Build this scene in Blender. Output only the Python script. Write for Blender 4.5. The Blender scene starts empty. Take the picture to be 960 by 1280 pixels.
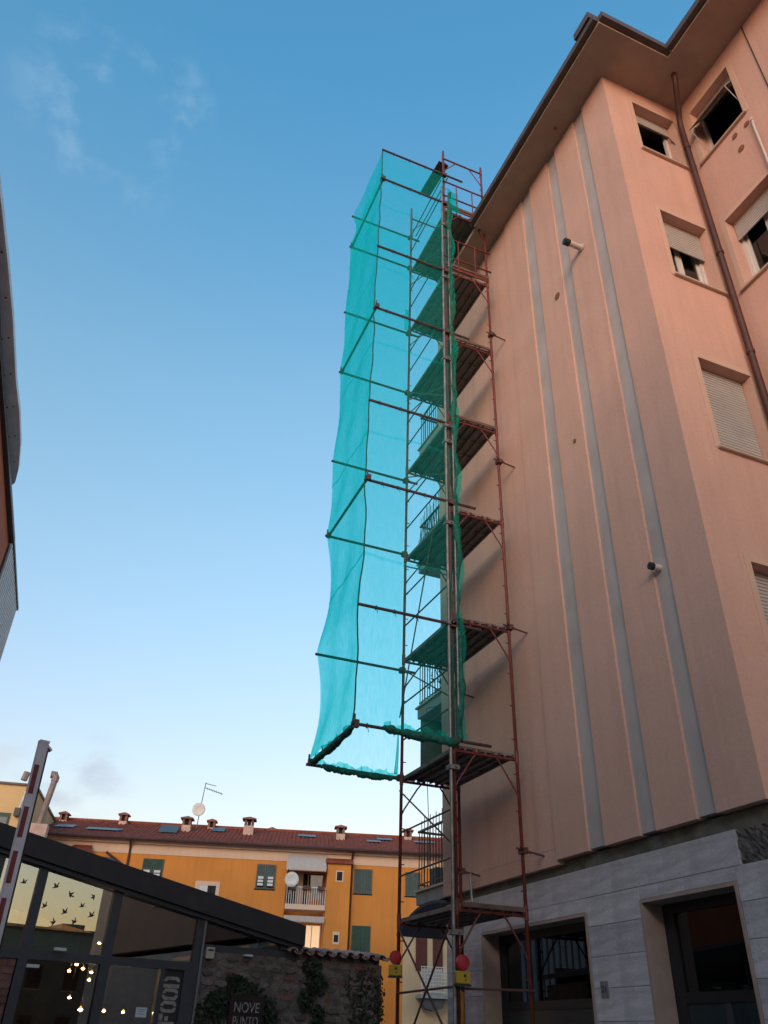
import bpy, math, random
from mathutils import Vector, Matrix
random.seed(7)
R = math.radians
S = bpy.context.scene
col = S.collection

# ---------------------------------------------------------------- camera
F_PX = 997.5                                   # focal length in pixels of a 960 x 1280 frame
PITCH, ROLL, YAW = 0.586331, 0.036245, 0.377360
EYE = Vector((0, 0, 1.6))
cy_, sy_, cp_, sp_ = math.cos(YAW), math.sin(YAW), math.cos(PITCH), math.sin(PITCH)
FWD = Vector((sy_*cp_, cy_*cp_, sp_))
r0 = Vector((cy_, -sy_, 0)); u0 = r0.cross(FWD)
RGT = math.cos(ROLL)*r0 + math.sin(ROLL)*u0
UPV = -math.sin(ROLL)*r0 + math.cos(ROLL)*u0
cam = bpy.data.cameras.new('camera')
cam.sensor_fit = 'HORIZONTAL'; cam.sensor_width = 36; cam.lens = 36*F_PX/960
cam.clip_start = .05; cam.clip_end = 2000
co = bpy.data.objects.new('camera', cam); col.objects.link(co)
m = Matrix.Identity(4)
for i in range(3):
    m[i][0], m[i][1], m[i][2], m[i][3] = RGT[i], UPV[i], -FWD[i], EYE[i]
co.matrix_world = m
S.camera = co

# ---------------------------------------------------------------- sky, sun, exposure
SUN_EL, SUN_AZ = R(10), R(213)                  # after-sunset glow: low, behind the camera, azimuth from +Y clockwise
w = bpy.data.worlds.new('World'); S.world = w; w.use_nodes = True
nt = w.node_tree; nt.nodes.clear()
out = nt.nodes.new('ShaderNodeOutputWorld'); bg = nt.nodes.new('ShaderNodeBackground')
sky = nt.nodes.new('ShaderNodeTexSky'); sky.sky_type = 'NISHITA'; sky.sun_disc = False
sky.sun_elevation = SUN_EL; sky.sun_rotation = SUN_AZ
sky.air_density = 2.0; sky.dust_density = 1.0; sky.ozone_density = 4.0; sky.altitude = 0
bg.inputs['Strength'].default_value = 0.15
# faint cirrus wisps high on the left and a smudge of chimney smoke low over the roofs
tc = nt.nodes.new('ShaderNodeTexCoord')
sx = nt.nodes.new('ShaderNodeSeparateXYZ'); nt.links.new(tc.outputs['Generated'], sx.inputs[0])
em = nt.nodes.new('ShaderNodeMapRange'); em.inputs['From Min'].default_value = .12; em.inputs['From Max'].default_value = .88; nt.links.new(sx.outputs['Z'], em.inputs['Value'])
tn = nt.nodes.new('ShaderNodeValToRGB'); cr_ = tn.color_ramp; nt.links.new(em.outputs[0], tn.inputs[0])
cr_.elements[0].color = (1.04, .81, .98, 1); cr_.elements[1].color = (.54, 1.015, 1.17, 1)
for p_, c_ in ((.22, (1.04, .857, 1.0, 1)), (.51, (1.03, .987, 1.03, 1)), (.71, (.95, 1.04, 1.065, 1))):
    e_ = cr_.elements.new(p_); e_.color = c_
ml = nt.nodes.new('ShaderNodeMixRGB'); ml.blend_type = 'MULTIPLY'; ml.inputs[0].default_value = 1; nt.links.new(sky.outputs[0], ml.inputs[1]); nt.links.new(tn.outputs[0], ml.inputs[2])
last = ml.outputs[0]
def wisp(d, rad, scale, nscale, lo, hi, colr, amt):
    global last
    d = Vector(d).normalized()
    dp = nt.nodes.new('ShaderNodeVectorMath'); dp.operation = 'DOT_PRODUCT'; dp.inputs[1].default_value = d
    mr = nt.nodes.new('ShaderNodeMapRange'); mr.interpolation_type = 'SMOOTHSTEP'
    mr.inputs['From Min'].default_value = math.cos(rad); mr.inputs['From Max'].default_value = math.cos(rad*.25)
    mp = nt.nodes.new('ShaderNodeMapping'); mp.inputs['Scale'].default_value = scale
    nz = nt.nodes.new('ShaderNodeTexNoise'); nz.inputs['Scale'].default_value = nscale; nz.inputs['Detail'].default_value = 6; nz.inputs['Roughness'].default_value = .55
    rp = nt.nodes.new('ShaderNodeMapRange'); rp.interpolation_type = 'SMOOTHSTEP'; rp.inputs['From Min'].default_value = lo; rp.inputs['From Max'].default_value = hi; rp.inputs['To Max'].default_value = amt
    mu = nt.nodes.new('ShaderNodeMath'); mu.operation = 'MULTIPLY'; mx = nt.nodes.new('ShaderNodeMixRGB'); mx.inputs[2].default_value = (*colr, 1)
    L = nt.links.new
    L(tc.outputs['Generated'], dp.inputs[0]); L(dp.outputs['Value'], mr.inputs['Value']); L(tc.outputs['Generated'], mp.inputs[0]); L(mp.outputs[0], nz.inputs['Vector'])
    L(nz.outputs['Fac'], rp.inputs['Value']); L(mr.outputs[0], mu.inputs[0]); L(rp.outputs[0], mu.inputs[1]); L(mu.outputs[0], mx.inputs[0]); L(last, mx.inputs[1]); last = mx.outputs[0]
def ray(px, py): return RGT*(px-480) - UPV*(py-640) + FWD*F_PX
wisp(ray(150, 130), .125, (2.2, 2.2, 2.2), 7.0, .47, .72, (1.25, 1.75, 2.2), .36)
wisp(ray(90, 985), .075, (1, 1, 1.6), 16, .40, .72, (1.55, 1.75, 2.05), .75)
wisp(ray(10, 960), .06, (1, 1, 1.6), 14, .45, .75, (1.7, 1.85, 2.1), .5)
nt.links.new(last, bg.inputs[0]); nt.links.new(bg.outputs[0], out.inputs[0])
sl = bpy.data.lights.new('sun', 'SUN'); sl.energy = 0.66; sl.angle = R(34); sl.color = (1, .98, .86)
so = bpy.data.objects.new('sun', sl); col.objects.link(so)
sd = Vector((math.sin(SUN_AZ)*math.cos(SUN_EL), math.cos(SUN_AZ)*math.cos(SUN_EL), math.sin(SUN_EL)))
so.rotation_euler = sd.to_track_quat('Z', 'Y').to_euler(); so.location = (-10, -20, 30)
S.view_settings.view_transform = 'Standard'; S.view_settings.look = 'None'
S.view_settings.gamma = 1; S.view_settings.exposure = 1.32
S.render.film_transparent = False
S.cycles.max_bounces = 8; S.cycles.transparent_max_bounces = 16

# ---------------------------------------------------------------- helpers
class MB:
    """collects faces; coordinates are those of the frame it will be parented in"""
    def __init__(s): s.v = []; s.f = []
    def quad(s, *p):
        n = len(s.v); s.v += [tuple(q) for q in p]; s.f.append(tuple(range(n, n+len(p)))); return s
    def box(s, x0, x1, y0, y1, z0, z1):
        n = len(s.v)
        s.v += [(x0,y0,z0),(x1,y0,z0),(x1,y1,z0),(x0,y1,z0),(x0,y0,z1),(x1,y0,z1),(x1,y1,z1),(x0,y1,z1)]
        s.f += [tuple(n+i for i in q) for q in ((0,3,2,1),(4,5,6,7),(0,1,5,4),(1,2,6,5),(2,3,7,6),(3,0,4,7))]
        return s
    def obox(s, M, sx, sy, sz):
        n = len(s.v)
        for z in (-.5,.5):
            for x, y in ((-.5,-.5),(.5,-.5),(.5,.5),(-.5,.5)):
                s.v.append(tuple(M @ Vector((x*sx, y*sy, z*sz))))
        s.f += [tuple(n+i for i in q) for q in ((0,3,2,1),(4,5,6,7),(0,1,5,4),(1,2,6,5),(2,3,7,6),(3,0,4,7))]
        return s
    def tube(s, p0, p1, r, n=8, r1=None, cap=True):
        p0, p1 = Vector(p0), Vector(p1); d = (p1-p0)
        if d.length < 1e-6: return s
        d.normalize(); a = d.orthogonal().normalized(); b = d.cross(a)
        k = len(s.v); r1 = r if r1 is None else r1
        for p, rr in ((p0, r), (p1, r1)):
            for i in range(n):
                t = 2*math.pi*i/n; s.v.append(tuple(p + rr*(math.cos(t)*a + math.sin(t)*b)))
        for i in range(n):
            j = (i+1) % n; s.f.append((k+i, k+j, k+n+j, k+n+i))
        if cap: s.f.append(tuple(k+i for i in reversed(range(n)))); s.f.append(tuple(k+n+i for i in range(n)))
        return s
    def path(s, pts, r, n=8, rad=None):
        pts = [Vector(p) for p in pts]; k = len(s.v); N = len(pts)
        a = (pts[1]-pts[0]).orthogonal().normalized()
        for i, p in enumerate(pts):
            d = (pts[min(i+1, N-1)] - pts[max(i-1, 0)]).normalized()
            a = (a - d*a.dot(d)).normalized(); b = d.cross(a)
            rr = rad[i] if rad else r
            for j in range(n):
                t = 2*math.pi*j/n; s.v.append(tuple(p + rr*(math.cos(t)*a + math.sin(t)*b)))
        for i in range(N-1):
            for j in range(n):
                q = (j+1) % n; s.f.append((k+i*n+j, k+i*n+q, k+(i+1)*n+q, k+(i+1)*n+j))
        s.f.append(tuple(k+j for j in reversed(range(n)))); s.f.append(tuple(k+(N-1)*n+j for j in range(n)))
        return s
    def prism(s, poly, z0, z1, fz=None):
        """poly in xy (counter-clockwise), extruded in z"""
        k = len(s.v); n = len(poly)
        for z in (z0, z1): s.v += [(x, y, z) for x, y in poly]
        s.f.append(tuple(k+i for i in reversed(range(n)))); s.f.append(tuple(k+n+i for i in range(n)))
        for i in range(n):
            j = (i+1) % n; s.f.append((k+i, k+j, k+n+j, k+n+i))
        return s
    def vprism(s, poly, y0, y1):
        """poly in xz, extruded in y"""
        k = len(s.v); n = len(poly)
        for y in (y0, y1): s.v += [(x, y, z) for x, z in poly]
        s.f.append(tuple(k+i for i in range(n))); s.f.append(tuple(k+n+i for i in reversed(range(n))))
        for i in range(n):
            j = (i+1) % n; s.f.append((k+j, k+i, k+n+i, k+n+j))
        return s
    def lathe(s, prof, c, n=16, axis='z'):
        k = len(s.v); N = len(prof); c = Vector(c)
        for r, h in prof:
            for j in range(n):
                t = 2*math.pi*j/n; x, y = r*math.cos(t), r*math.sin(t)
                s.v.append(tuple(c + (Vector((x, y, h)) if axis == 'z' else Vector((x, h, y)) if axis == 'y' else Vector((h, x, y)))))
        for i in range(N-1):
            for j in range(n):
                q = (j+1) % n; s.f.append((k+i*n+j, k+i*n+q, k+(i+1)*n+q, k+(i+1)*n+j))
        s.f.append(tuple(k+j for j in reversed(range(n)))); s.f.append(tuple(k+(N-1)*n+j for j in range(n)))
        return s
    def mesh(s, name, mat, smooth=False):
        me = bpy.data.meshes.new(name); me.from_pydata(s.v, [], s.f); me.update()
        if mat: me.materials.append(mat)
        if smooth: me.polygons.foreach_set('use_smooth', [True]*len(me.polygons))
        return me

def put(name, me, parent=None, loc=(0,0,0), rot=(0,0,0), label=None):
    o = bpy.data.objects.new(name, me); col.objects.link(o)
    o.location = loc; o.rotation_euler = rot
    if parent: o.parent = parent
    if label: o['label'] = label
    return o

def part(name, mb, mat, parent, smooth=False, label=None, kind=None, world=True):
    """link mb as a child; with world=True its coordinates are world ones and the root stands at its location"""
    root = parent
    off = Vector((0,0,0))
    if world:
        while root is not None:
            off += root.location; root = root.parent
        ov = [(x-off.x, y-off.y, z-off.z) for x, y, z in mb.v]
        mb2 = MB(); mb2.v = ov; mb2.f = mb.f; mb = mb2
    o = put(name, mb.mesh(name, mat, smooth), parent, label=label)
    if kind: o['kind'] = kind
    return o

def thing(name, label, cat, loc=(0,0,0), rz=0, group=None):
    o = bpy.data.objects.new(name, None); col.objects.link(o); o.empty_display_size = .2
    o.location = loc; o.rotation_euler = (0,0,rz); o['label'] = label; o['category'] = cat
    if group: o['group'] = group
    return o

def solo(name, mb, mat, label, cat, group=None, smooth=False):
    o = put(name, mb.mesh(name, mat, smooth)); o['label'] = label; o['category'] = cat
    if group: o['group'] = group
    return o

def structure(name, mb, mat, smooth=False):
    o = put(name, mb.mesh(name, mat, smooth)); o['kind'] = 'structure'; return o

def copy_tree(o, parent=None):
    c = o.copy(); col.objects.link(c)
    if parent: c.parent = parent
    for ch in list(o.children): copy_tree(ch, c)
    return c

def bevel(o, width=.01, seg=2):
    md = o.modifiers.new('bevel', 'BEVEL'); md.width = width; md.segments = seg; md.limit_method = 'ANGLE'; return o

# ---------------------------------------------------------------- materials
def mat(name, c, rough=.8, var=.12, scale=3.0, bump=0.0, bscale=60, metal=0, stains=0, c2=None, spec=.4, objvar=0.0, stretch=None, grain=0):
    m = bpy.data.materials.new(name); m.use_nodes = True; n = m.node_tree; b = n.nodes['Principled BSDF']
    b.inputs['Roughness'].default_value = rough; b.inputs['Metallic'].default_value = metal
    b.inputs['Specular IOR Level'].default_value = spec
    t = n.nodes.new('ShaderNodeTexCoord')
    no = n.nodes.new('ShaderNodeTexNoise'); no.inputs['Scale'].default_value = scale; no.inputs['Detail'].default_value = 6; no.inputs['Roughness'].default_value = .6
    if stretch:
        sm = n.nodes.new('ShaderNodeMapping'); sm.inputs['Scale'].default_value = stretch; n.links.new(t.outputs['Object'], sm.inputs[0]); n.links.new(sm.outputs[0], no.inputs['Vector'])
    else: n.links.new(t.outputs['Object'], no.inputs['Vector'])
    rp = n.nodes.new('ShaderNodeValToRGB'); rp.color_ramp.elements[0].position = .3; rp.color_ramp.elements[1].position = .7
    c2 = c2 or tuple(x*(1-var*1.6) for x in c)
    rp.color_ramp.elements[0].color = (*c2, 1)
    rp.color_ramp.elements[1].color = (*(min(1, x*(1+var*.5)) for x in c), 1)
    n.links.new(no.outputs['Fac'], rp.inputs[0]); last = rp.outputs[0]
    if stains:
        mp = n.nodes.new('ShaderNodeMapping'); mp.inputs['Scale'].default_value = (3, 3, .22)
        n.links.new(t.outputs['Object'], mp.inputs[0])
        s = n.nodes.new('ShaderNodeTexNoise'); s.inputs['Scale'].default_value = 1.6; s.inputs['Detail'].default_value = 5
        n.links.new(mp.outputs[0], s.inputs['Vector'])
        r2 = n.nodes.new('ShaderNodeValToRGB'); r2.color_ramp.elements[0].position = .45; r2.color_ramp.elements[1].position = .75
        r2.color_ramp.elements[1].color = (stains, stains, stains, 1); r2.color_ramp.elements[0].color = (0,0,0,1)
        n.links.new(s.outputs['Fac'], r2.inputs[0])
        mm = n.nodes.new('ShaderNodeMixRGB'); mm.inputs[2].default_value = (*(x*.55 for x in c), 1)
        n.links.new(r2.outputs[0], mm.inputs[0]); n.links.new(last, mm.inputs[1]); last = mm.outputs[0]
    if grain:
        gn = n.nodes.new('ShaderNodeTexNoise'); gn.inputs['Scale'].default_value = 22; gn.inputs['Detail'].default_value = 5; gn.inputs['Roughness'].default_value = .75
        n.links.new(t.outputs['Object'], gn.inputs['Vector'])
        gm = n.nodes.new('ShaderNodeMapRange'); gm.inputs['From Min'].default_value = .3; gm.inputs['From Max'].default_value = .7; gm.inputs['To Min'].default_value = 1-grain; gm.inputs['To Max'].default_value = 1+grain
        n.links.new(gn.outputs['Fac'], gm.inputs[0])
        gx = n.nodes.new('ShaderNodeVectorMath'); gx.operation = 'SCALE'; n.links.new(last, gx.inputs[0]); n.links.new(gm.outputs[0], gx.inputs['Scale']); last = gx.outputs[0]
    if objvar:
        oi = n.nodes.new('ShaderNodeObjectInfo'); hs = n.nodes.new('ShaderNodeHueSaturation')
        ma = n.nodes.new('ShaderNodeMath'); ma.operation = 'MULTIPLY_ADD'; ma.inputs[1].default_value = objvar*2; ma.inputs[2].default_value = 1-objvar
        n.links.new(oi.outputs['Random'], ma.inputs[0]); n.links.new(ma.outputs[0], hs.inputs['Value'])
        n.links.new(last, hs.inputs['Color']); last = hs.outputs[0]
    n.links.new(last, b.inputs['Base Color'])
    if bump:
        bn = n.nodes.new('ShaderNodeTexNoise'); bn.inputs['Scale'].default_value = bscale; bn.inputs['Detail'].default_value = 4
        n.links.new(t.outputs['Object'], bn.inputs['Vector'])
        bp = n.nodes.new('ShaderNodeBump'); bp.inputs['Strength'].default_value = bump; bp.inputs['Distance'].default_value = .02
        n.links.new(bn.outputs['Fac'], bp.inputs['Height']); n.links.new(bp.outputs[0], b.inputs['Normal'])
    return m

def emit(name, c, k):
    m = bpy.data.materials.new(name); m.use_nodes = True; n = m.node_tree; b = n.nodes['Principled BSDF']
    b.inputs['Base Color'].default_value = (*c, 1); b.inputs['Emission Color'].default_value = (*c, 1); b.inputs['Emission Strength'].default_value = k
    return m

def glass(name, refl, tint, clear=.9, rough=.0):
    """pane: mirror share + see-through share (thin sheet)"""
    m = bpy.data.materials.new(name); m.use_nodes = True; n = m.node_tree; n.nodes.clear()
    o = n.nodes.new('ShaderNodeOutputMaterial'); g = n.nodes.new('ShaderNodeBsdfGlossy'); g.inputs['Roughness'].default_value = rough
    g.inputs['Color'].default_value = (*tint, 1)
    tr = n.nodes.new('ShaderNodeBsdfTransparent'); tr.inputs['Color'].default_value = (clear*.9, clear*.95, clear*.95, 1)
    fr = n.nodes.new('ShaderNodeFresnel'); fr.inputs['IOR'].default_value = 1.5
    ad = n.nodes.new('ShaderNodeMath'); ad.operation = 'ADD'; ad.inputs[1].default_value = refl; ad.use_clamp = True
    mx = n.nodes.new('ShaderNodeMixShader')
    t = n.nodes.new('ShaderNodeTexCoord'); no = n.nodes.new('ShaderNodeTexNoise'); no.inputs['Scale'].default_value = 1.3
    bp = n.nodes.new('ShaderNodeBump'); bp.inputs['Strength'].default_value = .004; bp.inputs['Distance'].default_value = .05
    n.links.new(t.outputs['Object'], no.inputs['Vector']); n.links.new(no.outputs['Fac'], bp.inputs['Height']); n.links.new(bp.outputs[0], g.inputs['Normal'])
    n.links.new(fr.outputs[0], ad.inputs[0]); n.links.new(ad.outputs[0], mx.inputs[0]); n.links.new(tr.outputs[0], mx.inputs[1]); n.links.new(g.outputs[0], mx.inputs[2]); n.links.new(mx.outputs[0], o.inputs[0])
    return m

def netting(name, dens, dye):
    """fine woven debris net: denser the more obliquely it is seen (more threads per sight line)"""
    m = bpy.data.materials.new(name); m.use_nodes = True; n = m.node_tree; n.nodes.clear()
    o = n.nodes.new('ShaderNodeOutputMaterial'); tr = n.nodes.new('ShaderNodeBsdfTransparent')
    df = n.nodes.new('ShaderNodeBsdfDiffuse'); tl = n.nodes.new('ShaderNodeBsdfTranslucent')
    df.inputs['Color'].default_value = (*dye, 1); tl.inputs['Color'].default_value = (*dye, 1)
    ge = n.nodes.new('ShaderNodeNewGeometry'); dp = n.nodes.new('ShaderNodeVectorMath'); dp.operation = 'DOT_PRODUCT'
    n.links.new(ge.outputs['Normal'], dp.inputs[0]); n.links.new(ge.outputs['Incoming'], dp.inputs[1])
    ab = n.nodes.new('ShaderNodeMath'); ab.operation = 'ABSOLUTE'; n.links.new(dp.outputs['Value'], ab.inputs[0])
    mxm = n.nodes.new('ShaderNodeMath'); mxm.operation = 'MAXIMUM'; mxm.inputs[1].default_value = .12; n.links.new(ab.outputs[0], mxm.inputs[0])
    dv = n.nodes.new('ShaderNodeMath'); dv.operation = 'DIVIDE'; dv.inputs[0].default_value = dens; n.links.new(mxm.outputs[0], dv.inputs[1])
    # weave and small folds vary the density
    t = n.nodes.new('ShaderNodeTexCoord'); mp = n.nodes.new('ShaderNodeMapping'); mp.inputs['Scale'].default_value = (9, 9, 1.6)
    no = n.nodes.new('ShaderNodeTexNoise'); no.inputs['Scale'].default_value = 2.6; no.inputs['Detail'].default_value = 9; no.inputs['Roughness'].default_value = .78
    n.links.new(t.outputs['Object'], mp.inputs[0]); n.links.new(mp.outputs[0], no.inputs['Vector'])
    mr = n.nodes.new('ShaderNodeMapRange'); mr.inputs['From Min'].default_value = .3; mr.inputs['From Max'].default_value = .7; mr.inputs['To Min'].default_value = .60; mr.inputs['To Max'].default_value = 1.48
    n.links.new(no.outputs['Fac'], mr.inputs[0])
    mu = n.nodes.new('ShaderNodeMath'); mu.operation = 'MULTIPLY'; n.links.new(dv.outputs[0], mu.inputs[0]); n.links.new(mr.outputs[0], mu.inputs[1])
    ne = n.nodes.new('ShaderNodeMath'); ne.operation = 'MULTIPLY'; ne.inputs[1].default_value = -1; n.links.new(mu.outputs[0], ne.inputs[0])
    ex = n.nodes.new('ShaderNodeMath'); ex.operation = 'EXPONENT'; n.links.new(ne.outputs[0], ex.inputs[0])
    cmb = n.nodes.new('ShaderNodeCombineColor')
    for ch, tau in zip(('Red', 'Green', 'Blue'), (3.0, .10, .14)):      # dyed threads filter what comes through
        p_ = n.nodes.new('ShaderNodeMath'); p_.operation = 'POWER'; p_.inputs[1].default_value = tau
        n.links.new(ex.outputs[0], p_.inputs[0]); n.links.new(p_.outputs[0], cmb.inputs[ch])
    n.links.new(cmb.outputs[0], tr.inputs['Color'])
    a = n.nodes.new('ShaderNodeMixShader'); a.inputs[0].default_value = .5
    n.links.new(df.outputs[0], a.inputs[1]); n.links.new(tl.outputs[0], a.inputs[2])
    b = n.nodes.new('ShaderNodeMixShader'); n.links.new(ex.outputs[0], b.inputs[0]); n.links.new(a.outputs[0], b.inputs[1]); n.links.new(tr.outputs[0], b.inputs[2])
    n.links.new(b.outputs[0], o.inputs[0])
    return m

M = dict(
    stucco=mat('salmon_stucco', (.635,.37,.287), .92, .07, .55, .3, 90, stains=.20, grain=.07),
    stucco_front=mat('warm_lit_stucco', (.66,.38,.22), .92, .05, .7, .25, 90, stains=.12),  # unused copy of the stucco with warm light put into its colour
    surround=mat('smooth_render', (.60,.38,.28), .85, .05, 2, .1, 80),
    groove=mat('grey_render', (.47,.39,.365), .9, .10, 1.2, .2, 80, stains=.25),
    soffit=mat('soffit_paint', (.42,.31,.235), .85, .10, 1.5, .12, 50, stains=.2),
    fascia=mat('brown_gutter', (.10,.065,.055), .5, .15, 4, .05, 40),
    roofslab=mat('roof_felt', (.12,.08,.07), .9, .2, 2),
    travertine=mat('travertine', (.54,.485,.50), .6, .17, 2.4, .35, 30, stains=.5, objvar=.13, stretch=(2,.7,5), grain=.09),
    travjamb=mat('travertine_jamb', (.36,.255,.21), .5, .12, 4, .1, 30),
    recess=mat('mossy_shaded_recess', (.13,.13,.11), .9, .3, 4, .3, 40),  # greenish recess with its shadow put into the dark colour
    rubble=mat('broken_render', (.12,.10,.09), .95, .35, 14, .9, 30),
    dark=mat('dark_interior', (.02,.018,.018), .9, .2),
    marble=mat('marble_sill', (.50,.36,.28), .4, .08, 6),
    shutter=mat('pvc_shutter', (.47,.41,.37), .5, .06, 3),
    whiteframe=mat('white_window_frame', (.62,.56,.50), .4, .05, 3),
    curtain=mat('curtain', (.30,.26,.22), .9, .15, 6),
    drain=mat('oxblood_pipe', (.085,.028,.022), .6, .25, 5, .05, 40),
    copper=mat('copper_cap', (.25,.10,.05), .5, .2, 6),
    plastic=mat('pale_plastic', (.60,.50,.44), .4, .05, 4),
    steelred=mat('red_oxide_paint', (.21,.036,.028), .55, .22, 9, .15, 50, c2=(.10,.026,.022)),
    steelbrown=mat('rusty_frame', (.13,.05,.04), .6, .3, 9, .15, 50),
    galv=mat('galvanised_tube', (.27,.25,.24), .55, .3, 8, .1, 40, metal=.6),
    darktube=mat('dark_tube', (.085,.05,.05), .5, .3, 8),
    deck=mat('worn_deck', (.27,.20,.17), .75, .35, 5, .2, 40, stains=.5, objvar=.14),
    deckedge=mat('deck_rib', (.12,.08,.065), .7, .3, 6),
    wood=mat('weathered_wood', (.16,.09,.065), .85, .3, 5, .3, 30),
    netroll=mat('bunched_net', (.015,.15,.10), .85, .3, 14, .6, 60, c2=(.006,.05,.04)),
    net=netting('debris_net', .105, (.02,.74,.60)),
    netdense=netting('net_folds', .30, (.02,.60,.42)),
    redlens=mat('red_lens', (.46,.02,.03), .3, .08, 5),
    yellow=mat('yellow_plastic', (.48,.28,.02), .45, .12, 8),
    black=mat('black_plastic', (.02,.02,.02), .5, .1),
    iron=mat('painted_iron', (.06,.05,.05), .5, .2),
    balcony=mat('balcony_slab', (.33,.31,.31), .8, .12, 3, .15, 50, stains=.35),
    pot=mat('terracotta_pot', (.30,.12,.07), .8, .2), leaf=mat('leaf_green', (.035,.06,.025), .7, .4, 5, c2=(.02,.035,.015)),
    awningdark=mat('awning_cloth', (.10,.09,.10), .85, .15, 3), awninggreen=mat('green_blind', (.10,.14,.12), .85, .15, 3),
    anthracite=mat('anthracite_steel', (.045,.047,.055), .45, .15, 5),
    fasciacafe=mat('cafe_fascia', (.035,.028,.030), .6, .2, 4),
    steelpost=mat('bare_steel', (.20,.20,.21), .4, .15, 6, metal=.5),
    glassmirror=glass('mirror_coated_glass', .27, (.88,.96,.93), .85),
    shopframe=mat('dark_shop_frame', (.016,.016,.019), .5, .15, 5),
    glassdim=glass('dim_reflection_glass', .12, (.85,.92,.9), .5),  # same coated glass, its darker reflection put in as a weaker mirror share
    glassclear=glass('clear_glass', .05, (.9,.95,.95), .85),
    glassdark=glass('dark_door_glass', .045, (.7,.78,.85), .5),
    warmwall=mat('cafe_interior_wall', (.20,.08,.045), .8, .3, 3),
    bulb=emit('warm_bulb', (1,.30,.06), 1.5), filament=emit('filament', (1,.60,.25), 60), lampwhite=mat('white_lamp_case', (.6,.6,.58), .4),
    letter=mat('stencil_paint', (.38,.31,.275), .8, .3, 20), signboard=mat('rusty_board', (.040,.016,.014), .8, .4, 7),
    paper=mat('paper_notice', (.62,.62,.64), .8, .05),
    mortar=mat('lime_mortar', (.19,.145,.125), .95, .4, 9, .9, 40),
    stone=mat('field_stone', (.25,.185,.16), .95, .35, 9, .8, 30, objvar=.35), brickred=mat('old_brick', (.25,.11,.085), .92, .3, 8, .5, 40, objvar=.25),
    rooftile=mat('coppo_tile', (.42,.25,.21), .8, .25, 9, .2, 40, objvar=.28),
    ivy=mat('ivy_leaf', (.022,.036,.016), .7, .4, 9, c2=(.012,.018,.008)),
    twig=mat('twig', (.14,.07,.05), .9, .2),
    ochre=mat('ochre_plaster', (.66,.245,.05), .92, .10, .4, .15, 40, stains=.25), cream=mat('cream_band', (.70,.49,.36), .9, .06, 1, stains=.12),
    roofred=mat('red_roof', (.27,.075,.05), .97, .25, 3, spec=.1), chimneyp=mat('chimney_plaster', (.55,.36,.29), .9, .15, 4),
    shutgreen=mat('green_shutter', (.03,.07,.05), .6, .15, 6), shutgrey=mat('grey_green_shutter', (.075,.10,.09), .6, .15, 6), shutred=mat('maroon_shutter', (.12,.025,.02), .6, .2, 6),
    whitepaint=mat('white_paint', (.62,.60,.58), .6, .08, 4), awning=mat('striped_awning', (.50,.42,.38), .9, .08, 6),
    skylight=mat('skylight_glass', (.07,.08,.09), .35, .1, 2, spec=.5),
    litdoor=emit('lit_doorway', (1,.70,.42), .24), creamwall=mat('cream_wall', (.66,.45,.27), .9, .08, 1, stains=.15),
    paleyellow=mat('pale_yellow_wall', (.64,.42,.20), .9, .06, 1), flue=mat('steel_flue', (.26,.19,.18), .5, .15, 4, metal=.3),
    boomwhite=mat('boom_white', (.78,.67,.66), .45, .15, 6, c2=(.58,.49,.48)), boomred=mat('boom_red', (.24,.035,.035), .45, .15, 6), rubber=mat('rubber', (.03,.02,.02), .7),
    greysheet=mat('grey_sheet', (.74,.77,.82), .5, .12, 1.2, .06, 10), redwall=mat('burnt_red_wall', (.42,.12,.05), .9, .1, 1), ribs=mat('ribbed_cladding', (.55,.54,.53), .6, .12, 2),
    asphalt=mat('asphalt', (.08,.078,.078), .9, .25, 3, .4, 120), pave=mat('pavement', (.36,.34,.32), .9, .15, 3, .2, 60),
    maroon=mat('maroon_plaster', (.16,.04,.045), .9, .25, 3), backhouse=mat('back_house_wall', (.13,.12,.09), .9, .1, .6),
)

# ================================================================ SETTING: ground
structure('ground', MB().quad((-600,-600,-.02),(600,-600,-.02),(600,600,-.02),(-600,600,-.02)), M['pave'])
structure('road', MB().quad((-2.4,-60,-.014),(4.2,-60,-.014),(4.2,11.0,-.014),(-2.4,11.0,-.014)), M['asphalt'])
structure('pavement', MB().box(4.2, 8.6, -20, 30, -.4, .10), M['pave'])

# ================================================================ APARTMENT BUILDING
XW, YF, X3, ZT = 6.35, 5.86, 8.07, 16.65
apt = thing('apartment_building', 'tall salmon rendered apartment building with recessed vertical strips behind the scaffolding', 'apartment building', (XW, YF, 0))

def wallgrid(mb, boxf, a0, a1, z0, z1, holes):
    """boxes filling [a0,a1]x[z0,z1] but for the holes (ha0,ha1,hz0,hz1); holes are split by z bands"""
    zs = sorted({z0, z1, *[h[2] for h in holes], *[h[3] for h in holes]})
    for zb, zt in zip(zs[:-1], zs[1:]):
        hs = sorted((h[0], h[1]) for h in holes if h[2] < zt-1e-6 and h[3] > zb+1e-6)
        c = a0
        for h0, h1 in hs:
            if h0 > c+1e-6: boxf(mb, c, h0, zb, zt)
            c = h1
        if a1 > c+1e-6: boxf(mb, c, a1, zb, zt)

# strip wall: proud panels with grey grooves between them
gro = [(6.53, 6.82), (7.47, 7.76), (8.42, 8.76)]
edges = [YF+.30, 6.53, 6.82, 7.47, 7.76, 8.42, 8.76, 9.47]
for a, b in zip(edges[0::2], edges[1::2]):
    part('wall_panel', MB().box(XW, XW+.25, a, b, 3.65, ZT+.2), M['stucco'], apt)
part('wall_panel', MB().box(XW+.028, XW+.25, 9.47, 12.85, 3.60, ZT+.5), M['stucco'], apt)
for a, b in gro:
    part('grey_strip', MB().box(XW+.036, XW+.24, a, b, 3.67, ZT+.15), M['groove'], apt, label='smooth grey recessed strip running the full height')
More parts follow.
